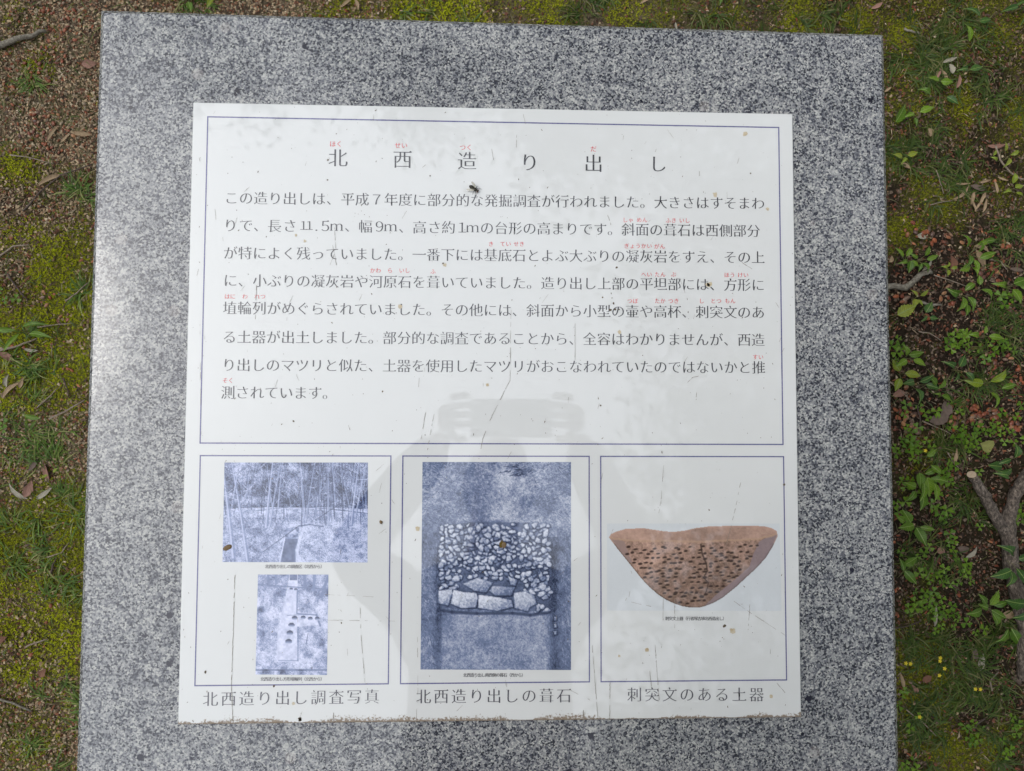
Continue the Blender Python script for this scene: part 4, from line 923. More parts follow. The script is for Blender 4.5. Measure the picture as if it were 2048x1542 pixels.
def where(x, y):
    lx, ly, nm = min(LANDM, key=lambda l: (l[0] - x) ** 2 + (l[1] - y) ** 2); dx, dy = x - lx, y - ly
    if math.hypot(dx, dy) < 9: return 'close against ' + nm
    far = 'just ' if math.hypot(dx, dy) < 32 else ('' if math.hypot(dx, dy) < 60 else 'well ')
    v = 'above' if dy < 0 else 'below'; h = 'left of' if dx < 0 else 'right of'
    if abs(dx) > 2.2 * abs(dy): return far + h + ' ' + nm
    if abs(dy) > 2.2 * abs(dx): return far + v + ' ' + nm
    return far + v + ' and ' + h + ' ' + nm

# clover: three heart-shaped leaflets on each leaf
def clover_mesh():
    V, F = [(0, 0, .0)], []
    for k in range(3):
        a = 2.094 * k; o = len(V)
        prof = [(.30, .16), (.62, .42), (.88, .46), (1.0, .30), (.93, .06), (.80, 0), (.93, -.06), (1.0, -.30), (.88, -.46), (.62, -.42), (.30, -.16)]
        for r, t in prof: V.append((r * math.cos(a) - t * math.sin(a), r * math.sin(a) + t * math.cos(a), .10 * r + .28 * abs(t) - .12 * r * r))
        c = len(V); V.append((.55 * math.cos(a), .55 * math.sin(a), .0))
        ring = list(range(o, o + len(prof)))
        for p, q in zip(ring, ring[1:]): F.append((c, p, q))
        F.append((c, 0, ring[0])); F.append((c, ring[-1], 0))
    return mesh_np('leaf', np.array(V), np.array(F))
cm = clover_mesh(); cm.materials.append(lc)
CLV = [(1806, 868, 5), (1826, 892, 6), (1852, 828, 4), (1870, 826, 2), (1912, 868, 6), (1932, 886, 6), (1945, 862, 3), (1990, 858, 4), (2014, 872, 4), (1886, 938, 5), (1876, 957, 3), (1948, 948, 2), (1862, 1008, 5), (1878, 1022, 3), (1842, 984, 3), (1800, 960, 3), (1950, 1051, 1), (1890, 1073, 3), (1851, 1089, 1),
       (1838, 1144, 4), (1866, 1138, 3), (1884, 1152, 4), (1915, 1134, 2), (1936, 1131, 1), (1924, 1154, 2), (1864, 1158, 2), (1852, 1188, 4), (1826, 1180, 3), (1838, 1208, 4), (1868, 1206, 5), (1872, 1238, 3), (1898, 1222, 4), (1900, 1242, 3), (1850, 1240, 1), (1803, 1382, 3), (1956, 1258, 2), (1888, 684, 5), (1906, 676, 5), (1920, 692, 4),
       (1990, 692, 5), (2004, 702, 4), (1968, 716, 3), (1782, 692, 3), (1784, 706, 3), (1984, 594, 3), (2004, 590, 2), (2034, 1030, 5), (2042, 1012, 3), (1934, 1478, 2), (1992, 1494, 3), (2024, 1442, 4), (2042, 1460, 4), (1944, 1448, 3), (1800, 1532, 3), (1824, 1534, 3), (1962, 918, 1), (2016, 830, 3), (1800, 830, 2), (1792, 905, 3), (1905, 820, 3), (1795, 1010, 3),
       (22, 592, 3), (16, 842, 3), (1816, 1440, 2), (1918, 1442, 2), (2032, 980, 3), (1976, 856, 3), (1814, 1240 - 330, 3), (1858, 962, 3), (1822, 1104, 3), (1812, 1210, 2), (1908, 1095, 2)]
for x, y, n in CLV:
    c = at(x, y); z = gz(c.x, c.y)
    r = tag(empty('clover_plant', (c.x, c.y, z)), ('single clover leaf ' if n == 1 else 'clover sprig of %s leaves ' % ('', '', 'two', 'three', 'four', 'five', 'six')[n]) + where(x, y), 'clover', 'clover sprigs growing round the stone')
    used_ = []
    for i in range(n):
        for _ in range(20):
            dx, dy = random.gauss(0, 9 * LPX), random.gauss(0, 8 * LPX)
            if all(math.hypot(dx - a, dy - b) > 11 * LPX for a, b in used_): break
        used_.append((dx, dy)); hz_ = random.uniform(.006, .022)
        o = bpy.data.objects.new('leaf', cm); C.objects.link(o); o.parent = r; s = random.uniform(7.5, 11.5) * LPX
        o.location = (dx, dy, hz_); o.scale = (s, s, s); o.rotation_euler = (random.gauss(0, .25), random.gauss(0, .25), random.uniform(0, 6.28))
        V, F = tube_arrays([(0, 0, 0), (dx * .5, dy * .5, hz_ * .7), (dx, dy, hz_)], [.0005, .0005, .0004], 4, cap=False); link('stem', mesh_np('stem', V, F), stemm, r)

# fallen reddish seeds (bud scales), single meshes sharing data
seedm = NB('seed_husk'); oi = seedm.n('ShaderNodeObjectInfo')
seedm.set(Base_Color=seedm.mix(1.0, seedm.ramp(oi.outputs['Random'], [(0, (.11, .025, .012)), (.3, (.26, .07, .02)), (.5, (.15, .035, .018)), (.66, (.32, .15, .06)), (.8, (.19, .12, .08)), (.9, (.07, .035, .025)), (1, (.24, .055, .02))]), seedm.ramp(seedm.noise(seedm.objc(), 120, 3), [(.3, G3(.6)), (.7, G3(1.3))]), 'MULTIPLY'), Roughness=.45)
SM = []
for k in range(4):
    V, F = lathe_np([(-.95, .05), (-.75, .48), (-.2, .72), (.4, .66), (.8, .36), (1.0, .02)], 8)
    V[:, 2] *= .55; V += rng.normal(0, .03, V.shape); me = mesh_np('fallen_seed', V, F, smooth=True); me.materials.append(seedm.m); SM.append(me)
SEEDA = [(60, 230, 60, 60, 34), (120, 60, 50, 40, 14), (90, 140, 60, 40, 18), (110, 280, 60, 30, 14), (85, 590, 30, 15, 8), (110, 640, 40, 15, 5), (135, 735, 15, 8, 4), (50, 700, 50, 20, 9), (100, 30, 80, 20, 8), (60, 1270, 60, 50, 3), (100, 1100, 70, 250, 7),
         (1820, 465, 25, 10, 6), (1835, 468, 20, 6, 4), (1800, 590, 30, 20, 9), (1890, 480, 30, 20, 7), (1960, 540, 50, 30, 14), (1890, 600, 25, 30, 8), (1850, 630, 25, 15, 5), (2010, 480, 40, 40, 8), (1920, 660, 60, 30, 8), (1980, 730, 40, 25, 10), (2030, 760, 20, 30, 8),
         (1818, 835, 22, 22, 26), (1900, 845, 20, 12, 6), (1965, 828, 45, 22, 34), (2030, 850, 20, 25, 12), (1850, 870, 20, 15, 4), (1800, 780, 20, 15, 5), (2020, 1000, 15, 25, 12), (1890, 970, 30, 20, 4), (1870, 1125, 30, 15, 3), (1960, 1235, 20, 8, 2), (1833, 1272, 3, 3, 1), (1803, 1400, 3, 3, 1), (1823, 1377, 3, 4, 1),
         (1768, 38, 2, 2, 1), (1940, 72, 12, 8, 6), (1815, 405, 25, 8, 5), (2015, 150, 8, 4, 1), (1985, 200, 6, 5, 2), (2035, 195, 5, 4, 1), (1795, 20, 3, 2, 1), (500, 15, 200, 10, 8), (300, 10, 80, 8, 6), (1850, 1480, 60, 60, 4)]
ns = 0
for x, y, sx_, sy_, n in SEEDA:
    for _ in range(n):
        if ns >= 296: break
        qx, qy = x + random.gauss(0, sx_ * .55), y + random.gauss(0, sy_ * .55); c = at(qx, qy)
        if abs(c.x) < .66 and c.y < .66: continue
        o = bpy.data.objects.new('fallen_seed', random.choice(SM)); C.objects.link(o); ns += 1
        s = random.uniform(.0042, .0068) * (.72 if c.x < 0 else .95); o.scale = (s, s * random.uniform(.8, 1.1), s * random.uniform(.8, 1.2)); o.location = (c.x, c.y, gz(c.x, c.y) + .0035); o.rotation_euler = (random.gauss(0, .3), random.gauss(0, .3), random.uniform(0, 6.28))
        tag(o, 'reddish-brown seed ' + where(qx, qy), 'seed', 'fallen seeds scattered over the ground')

# dry fallen leaves
def dry_mat(name, a, b): return mat_plain(name, a, b, 150, .75, .4, 400, transl=.12)
dt = dry_mat('dry_tan_leaf', (.36, .27, .17), (.25, .17, .10)); db = dry_mat('dry_brown_leaf', (.20, .10, .06), (.13, .06, .04)); dg_ = dry_mat('dry_grey_leaf', (.17, .125, .10), (.11, .08, .065)); dp = dry_mat('dry_pink_leaf', (.30, .17, .13), (.22, .12, .09)); dyl = dry_mat('fading_yellow_leaf', (.30, .31, .10), (.22, .22, .07)); dpale = dry_mat('pale_leaf', (.36, .33, .26), (.24, .22, .17))
def dry_leaf(x, y, L, wr, a, mat, label, curl=.5, roll=1.0, h=.006, group=None):
    c = at(x, y); V, F = [], []; n = 9; bend = random.uniform(-.5, .5)
    for i in range(n + 1):
        t = i / n; w_ = max(.012, wr * (math.sin(math.pi * min(1, t ** .8)) ** .8)) * random.uniform(.85, 1.1)
        px = (t - .5); py = bend * (t - .5) ** 2 - bend * .08; z = curl * (.25 - (t - .5) ** 2) * .8 + random.uniform(-.01, .01)
        for k in range(5):
            th = (k - 2) / 2 * roll; rr_ = w_ / max(roll, .3)
            V.append((px + random.uniform(-.01, .01), py + rr_ * math.sin(th), z + rr_ * (1 - math.cos(th)) * (1 if curl > 0 else -1)))
    for i in range(n):
        for k in range(4): q = i * 5 + k; F.append((q, q + 1, q + 6, q + 5))
    V = np.array(V) * L * LPX
    o = link('dry_leaf', mesh_np('dry_leaf', V, np.array(F), smooth=True), mat, None, (c.x, c.y, gz(c.x, c.y) + h)); o.rotation_euler = (random.gauss(0, .15), random.gauss(0, .1), math.radians(a))
    return tag(o, label, 'leaf', group)
for x, y, L, wr, a, m_, label in (
    (110, 362, 54, .13, 28, dt, 'curled tan leaf lying along the dark stick in the upper left'), (168, 272, 40, .16, 175, dt, 'tan leaf with ragged tip beside the slab, upper left'), (110, 270, 38, .10, 65, dt, 'thin folded tan leaf left of the ragged tan leaf'), (134, 278, 26, .12, 50, dt, 'short tan leaf between two longer tan leaves, upper left'),
    (182, 131, 30, .32, 10, dp, 'pale pinkish leaf touching the slab side near the lichen stick'), (28, 778, 50, .12, 40, dt, 'long twisted tan leaf at the left edge below the strap leaves'), (20, 762, 26, .2, 80, dpale, 'small pale upright leaf next to the twisted tan leaf'), (49, 766, 24, .22, 60, dt, 'short tan leaf fragment right of the twisted tan leaf'),
    (37, 984, 46, .10, 140, dpale, 'narrow pale leaf in the left grass, pointing up left'), (62, 978, 34, .28, 75, dp, 'curled pinkish leaf against the narrow pale leaf'), (96, 942, 32, .3, 110, dp, 'crumpled pink-brown leaf in the left grass'), (96, 986, 38, .14, 35, dpale, 'greyish leaf under the grass right of the curled pinkish leaf'),
    (64, 700, 30, .14, 170, dpale, 'thin light leaf below the strap leaves'), (18, 714, 36, .24, 150, dp, 'brown-pink leaf at the left edge under the strap leaves'), (70, 930, 26, .2, 60, dg_, 'grey leaf scrap half buried in grass'), (12, 1272, 24, .4, 20, db, 'round reddish leaf scrap at the left edge'), (96, 1340, 18, .4, 60, db, 'small brown leaf scrap on moss, lower left'),
    (1893, 126, 34, .16, 20, dpale, 'pale leaf with curved tip in the upper right moss'), (1897, 142, 22, .3, 110, dpale, 'crumpled white-grey scrap below the pale curved leaf'), (1870, 152, 34, .14, 70, dp, 'left blade of a pair of drooping tan leaves'), (1883, 156, 30, .14, 110, dt, 'right blade of a pair of drooping tan leaves'), (1911, 167, 28, .18, 85, dp, 'upright tan leaf beside the narrow two-leaved seedling'),
    (1992, 293, 38, .13, 5, dp, 'spindle-shaped pinkish leaf at the top of the arching vine'), (1852, 270, 18, .4, 100, dt, 'small ochre leaf in the grass right of the slab'), (1771, 183, 18, .2, 35, dt, 'small tan splinter-like leaf at the slab edge, upper right'), (1800, 338, 26, .2, 330, dt, 'tan leaf under the round yellow-green leaves'),
    (1915, 371, 40, .08, 178, dt, 'long pale blade lying level on the heap of dry blades'), (1918, 390, 44, .09, 42, dt, 'long blade slanting up right on the heap of dry blades'), (1948, 380, 36, .2, 350, dg_, 'broad grey-brown leaf at the centre of the heap of dry blades'), (1966, 364, 34, .10, 15, dt, 'topmost blade of the heap of dry blades'), (1940, 396, 32, .14, 80, dt, 'upright blade in the heap of dry blades'),
    (1962, 396, 34, .13, 60, dt, 'right slanting blade in the heap of dry blades'), (1990, 374, 30, .12, 100, dt, 'rightmost blade of the heap of dry blades'), (1940, 412, 34, .10, 110, dt, 'lower left blade below the heap of dry blades'), (1955, 410, 36, .08, 55, dt, 'lower middle blade below the heap of dry blades'), (1967, 412, 30, .12, 75, dt, 'lower right blade below the heap of dry blades'), (2003, 360, 24, .10, 340, dt, 'short blade beside the vine, right of the heap'),
    (1960, 497, 34, .2, 340, dt, 'upper half of the twisted tan leaf right of the tall seedling'), (1958, 520, 46, .16, 300, dt, 'lower half of the twisted tan leaf right of the tall seedling'), (1897, 528, 32, .36, 95, db, 'folded red-brown leaf beside the tiny cross-shaped seedling'), (1838, 476, 24, .32, 350, dpale, 'pale angular leaf below a row of red seeds'), (1851, 532, 34, .10, 50, dpale, 'slim pale leaf hanging from the bushy seedling'),
    (2032, 540, 28, .2, 350, dg_, 'pinkish grey leaf near the right edge'), (1778, 520, 18, .3, 60, dt, 'tan scrap at the slab edge beside the five-leaved seedling'), (1797, 788, 28, .34, 15, dp, 'pink dead leaf below the dark leafy seedling'), (1888, 818, 32, .44, 80, dg_, 'upper of two broad grey-brown leaves near the red seeds'), (1876, 838, 42, .3, 20, dg_, 'lower of two broad grey-brown leaves near the red seeds'),
    (1968, 891, 30, .48, 160, dyl, 'round yellow-green fallen leaf among clover'), (1903, 912, 34, .14, 80, dt, 'forked tan leaf above the cut end of the branch'), (1922, 1096, 24, .4, 350, dg_, 'purplish brown leaf right of the grass tufts'), (1876, 1100, 18, .4, 10, dp, 'small rolled pink leaf under the clover'), (1942, 1105, 30, .16, 45, dpale, 'greenish grey leaf close to the branch'),
    (2010, 1226, 26, .4, 10, dt, 'orange-tan dead leaf beside the star-shaped rosette'), (1956, 1322, 36, .2, 75, dpale, 'pale curled leaf standing up in the lower right grass'), (1942, 1308, 34, .3, 80, dg_, 'large dark leaf behind the pale curled leaf'), (1798, 1356, 32, .13, 100, dt, 'tan leaf along the slab edge above a clover'), (1824, 1374, 20, .3, 120, dp, 'striped pink scale left of the lower right grass'),
    (2026, 1356, 24, .3, 150, dg_, 'dark rolled leaf at the lower end of the branch'), (1863, 1228, 44, .12, 85, dpale, 'long grey-green leaf standing behind clover'), (1846, 1352, 20, .4, 30, db, 'red-brown leaf in a dark hollow, lower right'), (1996, 1268, 26, .2, 20, dp, 'pink-brown leaf below the two pointed leaves'),
    (698, 14, 34, .14, 40, dt, 'long tan leaf behind the top edge, left of a second one'), (716, 14, 24, .16, 110, dt, 'short tan leaf behind the top edge beside a longer one'), (1290, 6, 30, .12, 30, dt, 'tan leaf behind the middle of the top edge'), (1350, 55, 16, .2, 100, dpale, 'pale stub leaf touching the top edge'), (1755, 12, 26, .2, 30, dp, 'pinkish leaf behind the slab corner, upper right')):
    dry_leaf(x, y, L, wr, a, m_, label, random.uniform(.15, .45), random.uniform(.6, 1.3), random.uniform(.003, .008))

# twigs, roots and the forked branch
bark = NB('branch_bark'); p = bark.objc(); mp = bark.n('ShaderNodeMapping'); bark.l(p, mp.inputs[0]); mp.inputs['Scale'].default_value = (1, .45, 1)
bark.set(Base_Color=bark.ramp(bark.noise(mp.outputs[0], 260, 6, .75), [(.36, (.022, .017, .014)), (.5, (.10, .078, .062)), (.66, (.30, .245, .20))]), Roughness=.85); bark.bump(bark.noise(mp.outputs[0], 300, 6, .8), 1.0, .003)
tw = mat_plain('twig_bark', (.16, .12, .09), (.28, .23, .18), 300, .8, .6, 500); twd = mat_plain('dark_twig', (.05, .037, .03), (.10, .075, .06), 300, .8, .6, 500); lich = mat_plain('lichen_bark', (.07, .055, .045), (.27, .25, .20), 220, .85, .8, 400)
def twig(pts, r0, r1, mat, label, name='twig', h=.006, jit=.35):
    P = []; pp = [at(x, y) for x, y in pts]
    for a, b in zip(pp, pp[1:]):
        for t in (0, .33, .67): q = a.lerp(b, t); P.append((q.x + random.gauss(0, r0 * .25), q.y + random.gauss(0, r0 * .25), gz(q.x, q.y) + h + random.uniform(0, r0)))
    P.append((pp[-1].x, pp[-1].y, gz(pp[-1].x, pp[-1].y) + h)); o0 = np.array(P[0])
    R_ = np.linspace(r0, r1, len(P)); V, F = tube_arrays(np.array(P) - o0, R_, 7, jit)
    return tag(link(name, mesh_np(name, V, F, smooth=True), mat, None, tuple(o0)), label, name.split('_')[-1])
twig([(-30, 108), (30, 90), (70, 78), (100, 68)], .0065, .0028, lich, 'lichen-speckled stick in the upper left corner area', h=.008)
twig([(56, 426), (90, 390), (130, 356), (195, 334)], .0016, .001, twd, 'dark thin twig running to the slab below the curled tan leaf', h=.010)
twig([(0, 520), (35, 496), (66, 492)], .0016, .001, tw, 'brown twig at the left edge among bright moss'); twig([(20, 550), (38, 575), (60, 602)], .0018, .001, twd, 'short black twig on moss above the strap leaves')
twig([(0, 704), (40, 695), (80, 678)], .0022, .0014, tw, 'grey twig crossing under the strap leaves'); twig([(108, 838), (140, 822), (176, 800)], .0016, .0012, tw, 'straight pale twig ending at the slab side', h=.014)
twig([(136, 604), (160, 588), (184, 566)], .0014, .0008, tw, 'thin twig on yellow moss touching the slab'); twig([(80, 815), (100, 795), (120, 775)], .0012, .0008, tw, 'short twig right of the twisted tan leaf'); twig([(132, 756), (138, 776), (139, 794)], .0014, .0008, twd, 'dark hooked twig below a pair of seeds')
twig([(84, 656), (120, 650), (150, 648)], .0012, .0007, tw, 'thin straw twig right of the strap leaves'); twig([(58, 1290), (78, 1282), (102, 1274)], .0016, .001, tw, 'small grey twig on brown moss, lower left'); twig([(-5, 1388), (35, 1400), (68, 1418)], .0022, .0014, lich, 'curved green-grey twig at the lower left edge'); twig([(102, 1112), (134, 1102), (148, 1082)], .0012, .0008, tw, 'bent straw twig left of the slab, below middle')
twig([(110, 1145), (116, 1125), (124, 1112)], .0016, .001, twd, 'short dark twig below the bent straw twig'); twig([(30, 316), (60, 318), (110, 330)], .0012, .0008, tw, 'reddish thin twig above bright moss at left')
twig([(1984, 296), (1992, 322), (2010, 348), (2030, 362), (2056, 366)], .0017, .0014, tw, 'pale arching vine stem near the right edge', 'vine_stem', .012, .1)
twig([(1760, 572), (1796, 576), (1822, 566), (1844, 548), (1858, 546)], .0068, .0045, lich, 'grey gnarled root emerging beside the slab', 'tree_root', .004, .5)
twig([(1832, 607), (1850, 611), (1876, 611)], .0026, .0018, lich, 'short grey stick below the gnarled root'); twig([(1862, 552), (1890, 562), (1926, 574)], .001, .0008, tw, 'thin wiry twig right of the gnarled root'); twig([(1830, 664), (1852, 668), (1876, 682)], .0011, .0008, tw, 'curved reddish twig on bare dark soil'); twig([(1776, 762), (1800, 782), (1820, 800)], .0012, .0008, tw, 'slanting twig at the slab edge below leaves')
twig([(1836, 812), (1838, 840), (1838, 866)], .0013, .0009, twd, 'dark upright twig between seeds and grey leaves'); twig([(1842, 842), (1870, 854), (1898, 868)], .0012, .0008, tw, 'pale twig slanting below the grey-brown leaves'); twig([(1776, 1256), (1806, 1250), (1836, 1240)], .0014, .001, twd, 'brown twig at the slab edge below clover'); twig([(1806, 1415), (1840, 1440), (1870, 1470)], .0010, .0008, tw, 'thin straw stalk in the lower right grass')
twig([(1972, 1375), (1970, 1356), (1990, 1340)], .0014, .001, tw, 'bent pale stalk in the lower right grass'); twig([(1960, 1430), (1945, 1440), (1938, 1452)], .0016, .0012, twd, 'dark stub twig above the lower clovers'); twig([(1975, 520), (1996, 524), (2010, 540)], .0011, .0008, tw, 'fine twig beside the twisted tan leaf'); twig([(1890, 905), (1900, 922), (1912, 935)], .0011, .0009, tw, 'thin twig above the branch end')
twig([(1850, 415), (1870, 410), (1895, 405)], .0010, .0008, tw, 'short straw below the moss right of the slab'); twig([(1862, 345), (1870, 368), (1878, 392)], .0010, .0008, tw, 'thin upright straw left of the heap of dry blades'); twig([(1806, 60), (1820, 66), (1836, 70)], .0022, .0016, lich, 'whitish stick in grass at the slab corner')
br = tag(empty('fallen_branch', tuple(at(2005, 1060))), 'thick forked grey-brown branch lying in the undergrowth at the right edge', 'branch'); b0 = np.array(at(2005, 1060))
def limb(pts, name, r, zs):
    P, R_ = [], []
    for i, ((x, y), (x2, y2)) in enumerate(zip(pts, pts[1:])):
        for t in (0, .25, .5, .75):
            q = at(x + (x2 - x) * t, y + (y2 - y) * t, 0.0); P.append([q.x, q.y, zs[i] + (zs[i + 1] - zs[i]) * t]); R_.append(r[i] + (r[i + 1] - r[i]) * t)
    q = at(*pts[-1], 0.0); P.append([q.x, q.y, zs[-1]]); R_.append(r[-1]); P = np.array(P) + rng.normal(0, .0006, (len(P), 3))
    V, F = tube_arrays(P - b0, R_, 18, .34); return link(name, mesh_np(name, V, F, smooth=False), bark.m, br)
limb([(1923, 950), (1950, 990), (1976, 1030), (1998, 1062), (2008, 1090)], 'limb', [.0075, .009, .0095, .0105, .011], [.030, .026, .020, .016, .015])
limb([(2062, 905), (2036, 945), (2014, 985), (2004, 1030), (2006, 1080)], 'limb', [.009, .0095, .010, .0105, .011], [.030, .025, .020, .016, .015])
limb([(2006, 1076), (2012, 1120), (2024, 1180), (2040, 1250), (2036, 1310), (2030, 1350)], 'main_stem', [.0125, .012, .0125, .013, .0125, .010], [.015, .012, .012, .014, .016, .02])
cutm = mat_plain('cut_wood', (.36, .27, .19), (.48, .38, .28), 200, .8)
bm = bmesh.new(); bmesh.ops.create_cone(bm, cap_ends=True, segments=14, radius1=.0092, radius2=.0085, depth=.002); q = at(1920, 946); ce = link('cut_end', bm_mesh('cut_end', bm), cutm, br, (q.x - b0[0], q.y - b0[1], .0315)); ce.rotation_euler = Vector((-.5, .75, .55)).to_track_quat('Z', 'Y').to_euler(); ce.scale = (.85, .85, 1)

# yellow flowers
yf = mat_plain('yellow_petal', (.62, .48, .02), (.75, .6, .05), 200, .5, transl=.2)
for i, (x, y, label) in enumerate(((1862, 1306, 'uppermost yellow flower of the small cluster in the grass'), (1861, 1312, 'second yellow flower of the small cluster in the grass'), (1869, 1326, 'largest yellow flower of the small cluster in the grass'), (1860, 1340, 'lowest yellow flower of the small cluster in the grass'), (1801, 1316, 'yellow flower next to the slab edge'), (1792, 1315, 'half hidden yellow flower closest to the slab'), (1929, 1366, 'left yellow flower of the pair near the lower grass'), (1938, 1366, 'right yellow flower of the pair near the lower grass'), (1822, 1422, 'yellow bud-like flower low beside the slab'), (2046, 1517, 'yellow flower in the lower right corner'), (1834, 900, 'tiny yellow bud in the clover beside the ribbed plant'))):
    c = at(x, y); z = gz(c.x, c.y); r = tag(empty('yellow_flower', (c.x, c.y, z)), label, 'flower')
    V, F = tube_arrays([(0, 0, 0), (.001, .0, .012), (.001, .001, .024)], [.0005] * 3, 5); link('stem', mesh_np('stem', V, F), stemm, r)
    for k in range(5):
        a = 1.2566 * k; s = .0034; ca, sa = math.cos(a), math.sin(a)
        V = np.array([(0, 0, 0), (.5, .32, .12), (1, .22, .05), (1.08, 0, .0), (1, -.22, .05), (.5, -.32, .12)]) * s; V = np.c_[V[:, 0] * ca - V[:, 1] * sa, V[:, 0] * sa + V[:, 1] * ca, V[:, 2] + .024]
        link('petal', mesh_np('petal', V, np.array([(0, 1, 5), (1, 2, 5), (2, 3, 5), (3, 4, 5)])), yf, r)

# ------------------------------------------------------------------ trees mirrored in the sign, plus an outer ring added to shade it
tbark = mat_plain('tree_bark', (.07, .055, .045), (.17, .14, .115), 9, .9, 1.0, 30, stretch=(1, 1, .25))
tleaf = mat_tint('tree_leaf', .5, .35, .2, 8)
def tree(x, y, H, crowns, n, seed, label, trunk_r=.14, leafs=.075, dens=1.0):
    r_ = np.random.default_rng(seed); t = tag(empty('tree', (x, y, 0)), label, 'tree')
    P = [(0, 0, -.1)]; k = 6
    for i in range(1, k + 1): P.append((r_.normal(0, .05) * i * .5, r_.normal(0, .05) * i * .5, H * .78 * i / k))
    V, F = tube_arrays(P, [trunk_r * (1.25 if i == 0 else 1 - .75 * i / k) for i in range(k + 1)], 10, .12); link('trunk', mesh_np('trunk', V, F, smooth=True), tbark, t)
    LV, LF, LC = [], [], []
    for cx, cy, cz, rx, rz in crowns:
        c0 = np.array([cx - x, cy - y, cz]); j = min(k, max(1, int(cz / H * k * .8))); s0 = np.array(P[j])
        for b in range(5):
            e = c0 + r_.normal(0, .45, 3) * [rx, rx, rz * .6]; mid_ = (s0 + e) / 2 + r_.normal(0, .12, 3)
            V, F = tube_arrays([s0, mid_, e], [.05, .03, .01], 6); link('branch', mesh_np('branch', V, F, smooth=True), tbark, t)
        m = int(n * rx * rx * 1.0 * dens); ncl = max(10, m // 38)
        d = r_.normal(0, 1, (ncl, 3)); d /= np.linalg.norm(d, axis=1)[:, None]; cl = d * (r_.random((ncl, 1)) ** .45) * [rx, rx, rz] + c0
        a = cl[r_.integers(0, ncl, m)] + r_.normal(0, .15, (m, 3)); L = leafs * r_.uniform(.6, 1.3, (m, 1)); u = r_.normal(0, 1, (m, 3)) * [1, 1, .5]; u /= np.linalg.norm(u, axis=1)[:, None]
        w0 = np.cross(u, r_.normal(0, .4, (m, 3)) + [0, 0, 1.]); w0 /= np.linalg.norm(w0, axis=1)[:, None] + 1e-9
        V = np.stack([a, a + u * L * .45 + w0 * L * .27, a + u * L, a + u * L * .45 - w0 * L * .27], 1).reshape(-1, 3)
        LV.append(V); LC.append(np.repeat(np.array([.055, .10, .022]) * r_.uniform(.6, 1.6, (m, 1)), 4, 0))
    V = np.concatenate(LV); q = np.arange(len(V)).reshape(-1, 4); o = link('crown', mesh_np('crown', V, q, np.concatenate(LC)), tleaf, t); return t
tree(3.0, 0.6, 6.5, [(2.5, .4, 5.3, 1.5, .9), (1.75, 1.1, 4.8, .9, .6), (1.9, -.7, 5.0, 1.05, .6), (.75, 2.3, 5.4, .8, .45), (3.6, -1.2, 5.0, 1.5, .8), (4.4, .8, 5.4, 1.6, 1.0)], 2700, 21, 'leafy tree on the right whose crown overhangs the stone', .16)
tree(2.8, -3.2, 7, [(2.2, -2.3, 5.6, 1.4, .9), (3.5, -3.4, 5.2, 1.7, .9), (1.0, -3.8, 5.6, 1.5, .9)], 3400, 22, 'tree standing to the right behind the photographer')
tree(1.6, 4.4, 8, [(1.2, 3.6, 6.2, 1.6, 1.0), (2.8, 4.2, 5.6, 1.7, 1.0), (2.9, 2.6, 6.2, 1.3, .8)], 3400, 23, 'tall tree in front of the stone, right of the middle')
tree(-2.4, 5.6, 9, [(-2.0, 4.6, 6.6, 1.8, 1.1), (-.6, 3.3, 6.8, .8, .5), (-.9, 5.6, 5.6, 1.6, 1.1)], 2600, 24, 'thin tree in front of the stone, left of the middle')
SHADE_RING = [(-5.6, 1.0, 6.0, 1.9, 'added tree on the left, nearest the stone, blocking the sun'), (-11.5, 1.2, 5.2, 2.6, 'farthest added shade tree on the left of the stone'), (-8.2, 5.8, 6.4, 2.5, 'added shade tree to the left, beyond the stone'), (-8.4, -4.6, 6.2, 2.6, 'added shade tree to the left, level with the photographer'), (-4.4, -5.6, 6.2, 2.5, 'added shade tree behind the photographer to the left'), (-.6, -6.6, 6.4, 2.5, 'added shade tree straight behind the photographer'), (3.4, -6.6, 6.4, 2.5, 'added shade tree behind the photographer to the right'),  # trees added to block sky light, the first one to block the sun
        (6.6, -3.4, 6.4, 2.6, 'added shade tree farther back on the right'), (7.2, 1.0, 6.4, 2.6, 'larger added shade tree farther to the right'), (6.4, 5.0, 6.6, 2.6, 'added shade tree to the right, beyond the stone'), (2.4, 7.6, 6.4, 2.5, 'added shade tree straight beyond the stone'), (-2.4, 8.4, 6.4, 2.5, 'added shade tree beyond the stone, left of the middle')]
for i, (x, y, z, rr, label) in enumerate(SHADE_RING):
    tree(x * 1.08, y * 1.08, 9, [(x, y, z, rr, 1.7), (x * 1.12 + .6, y * 1.12 - .6, z - 2.6, rr * .9, 1.5)], 620, 40 + i, label, .2, .19)

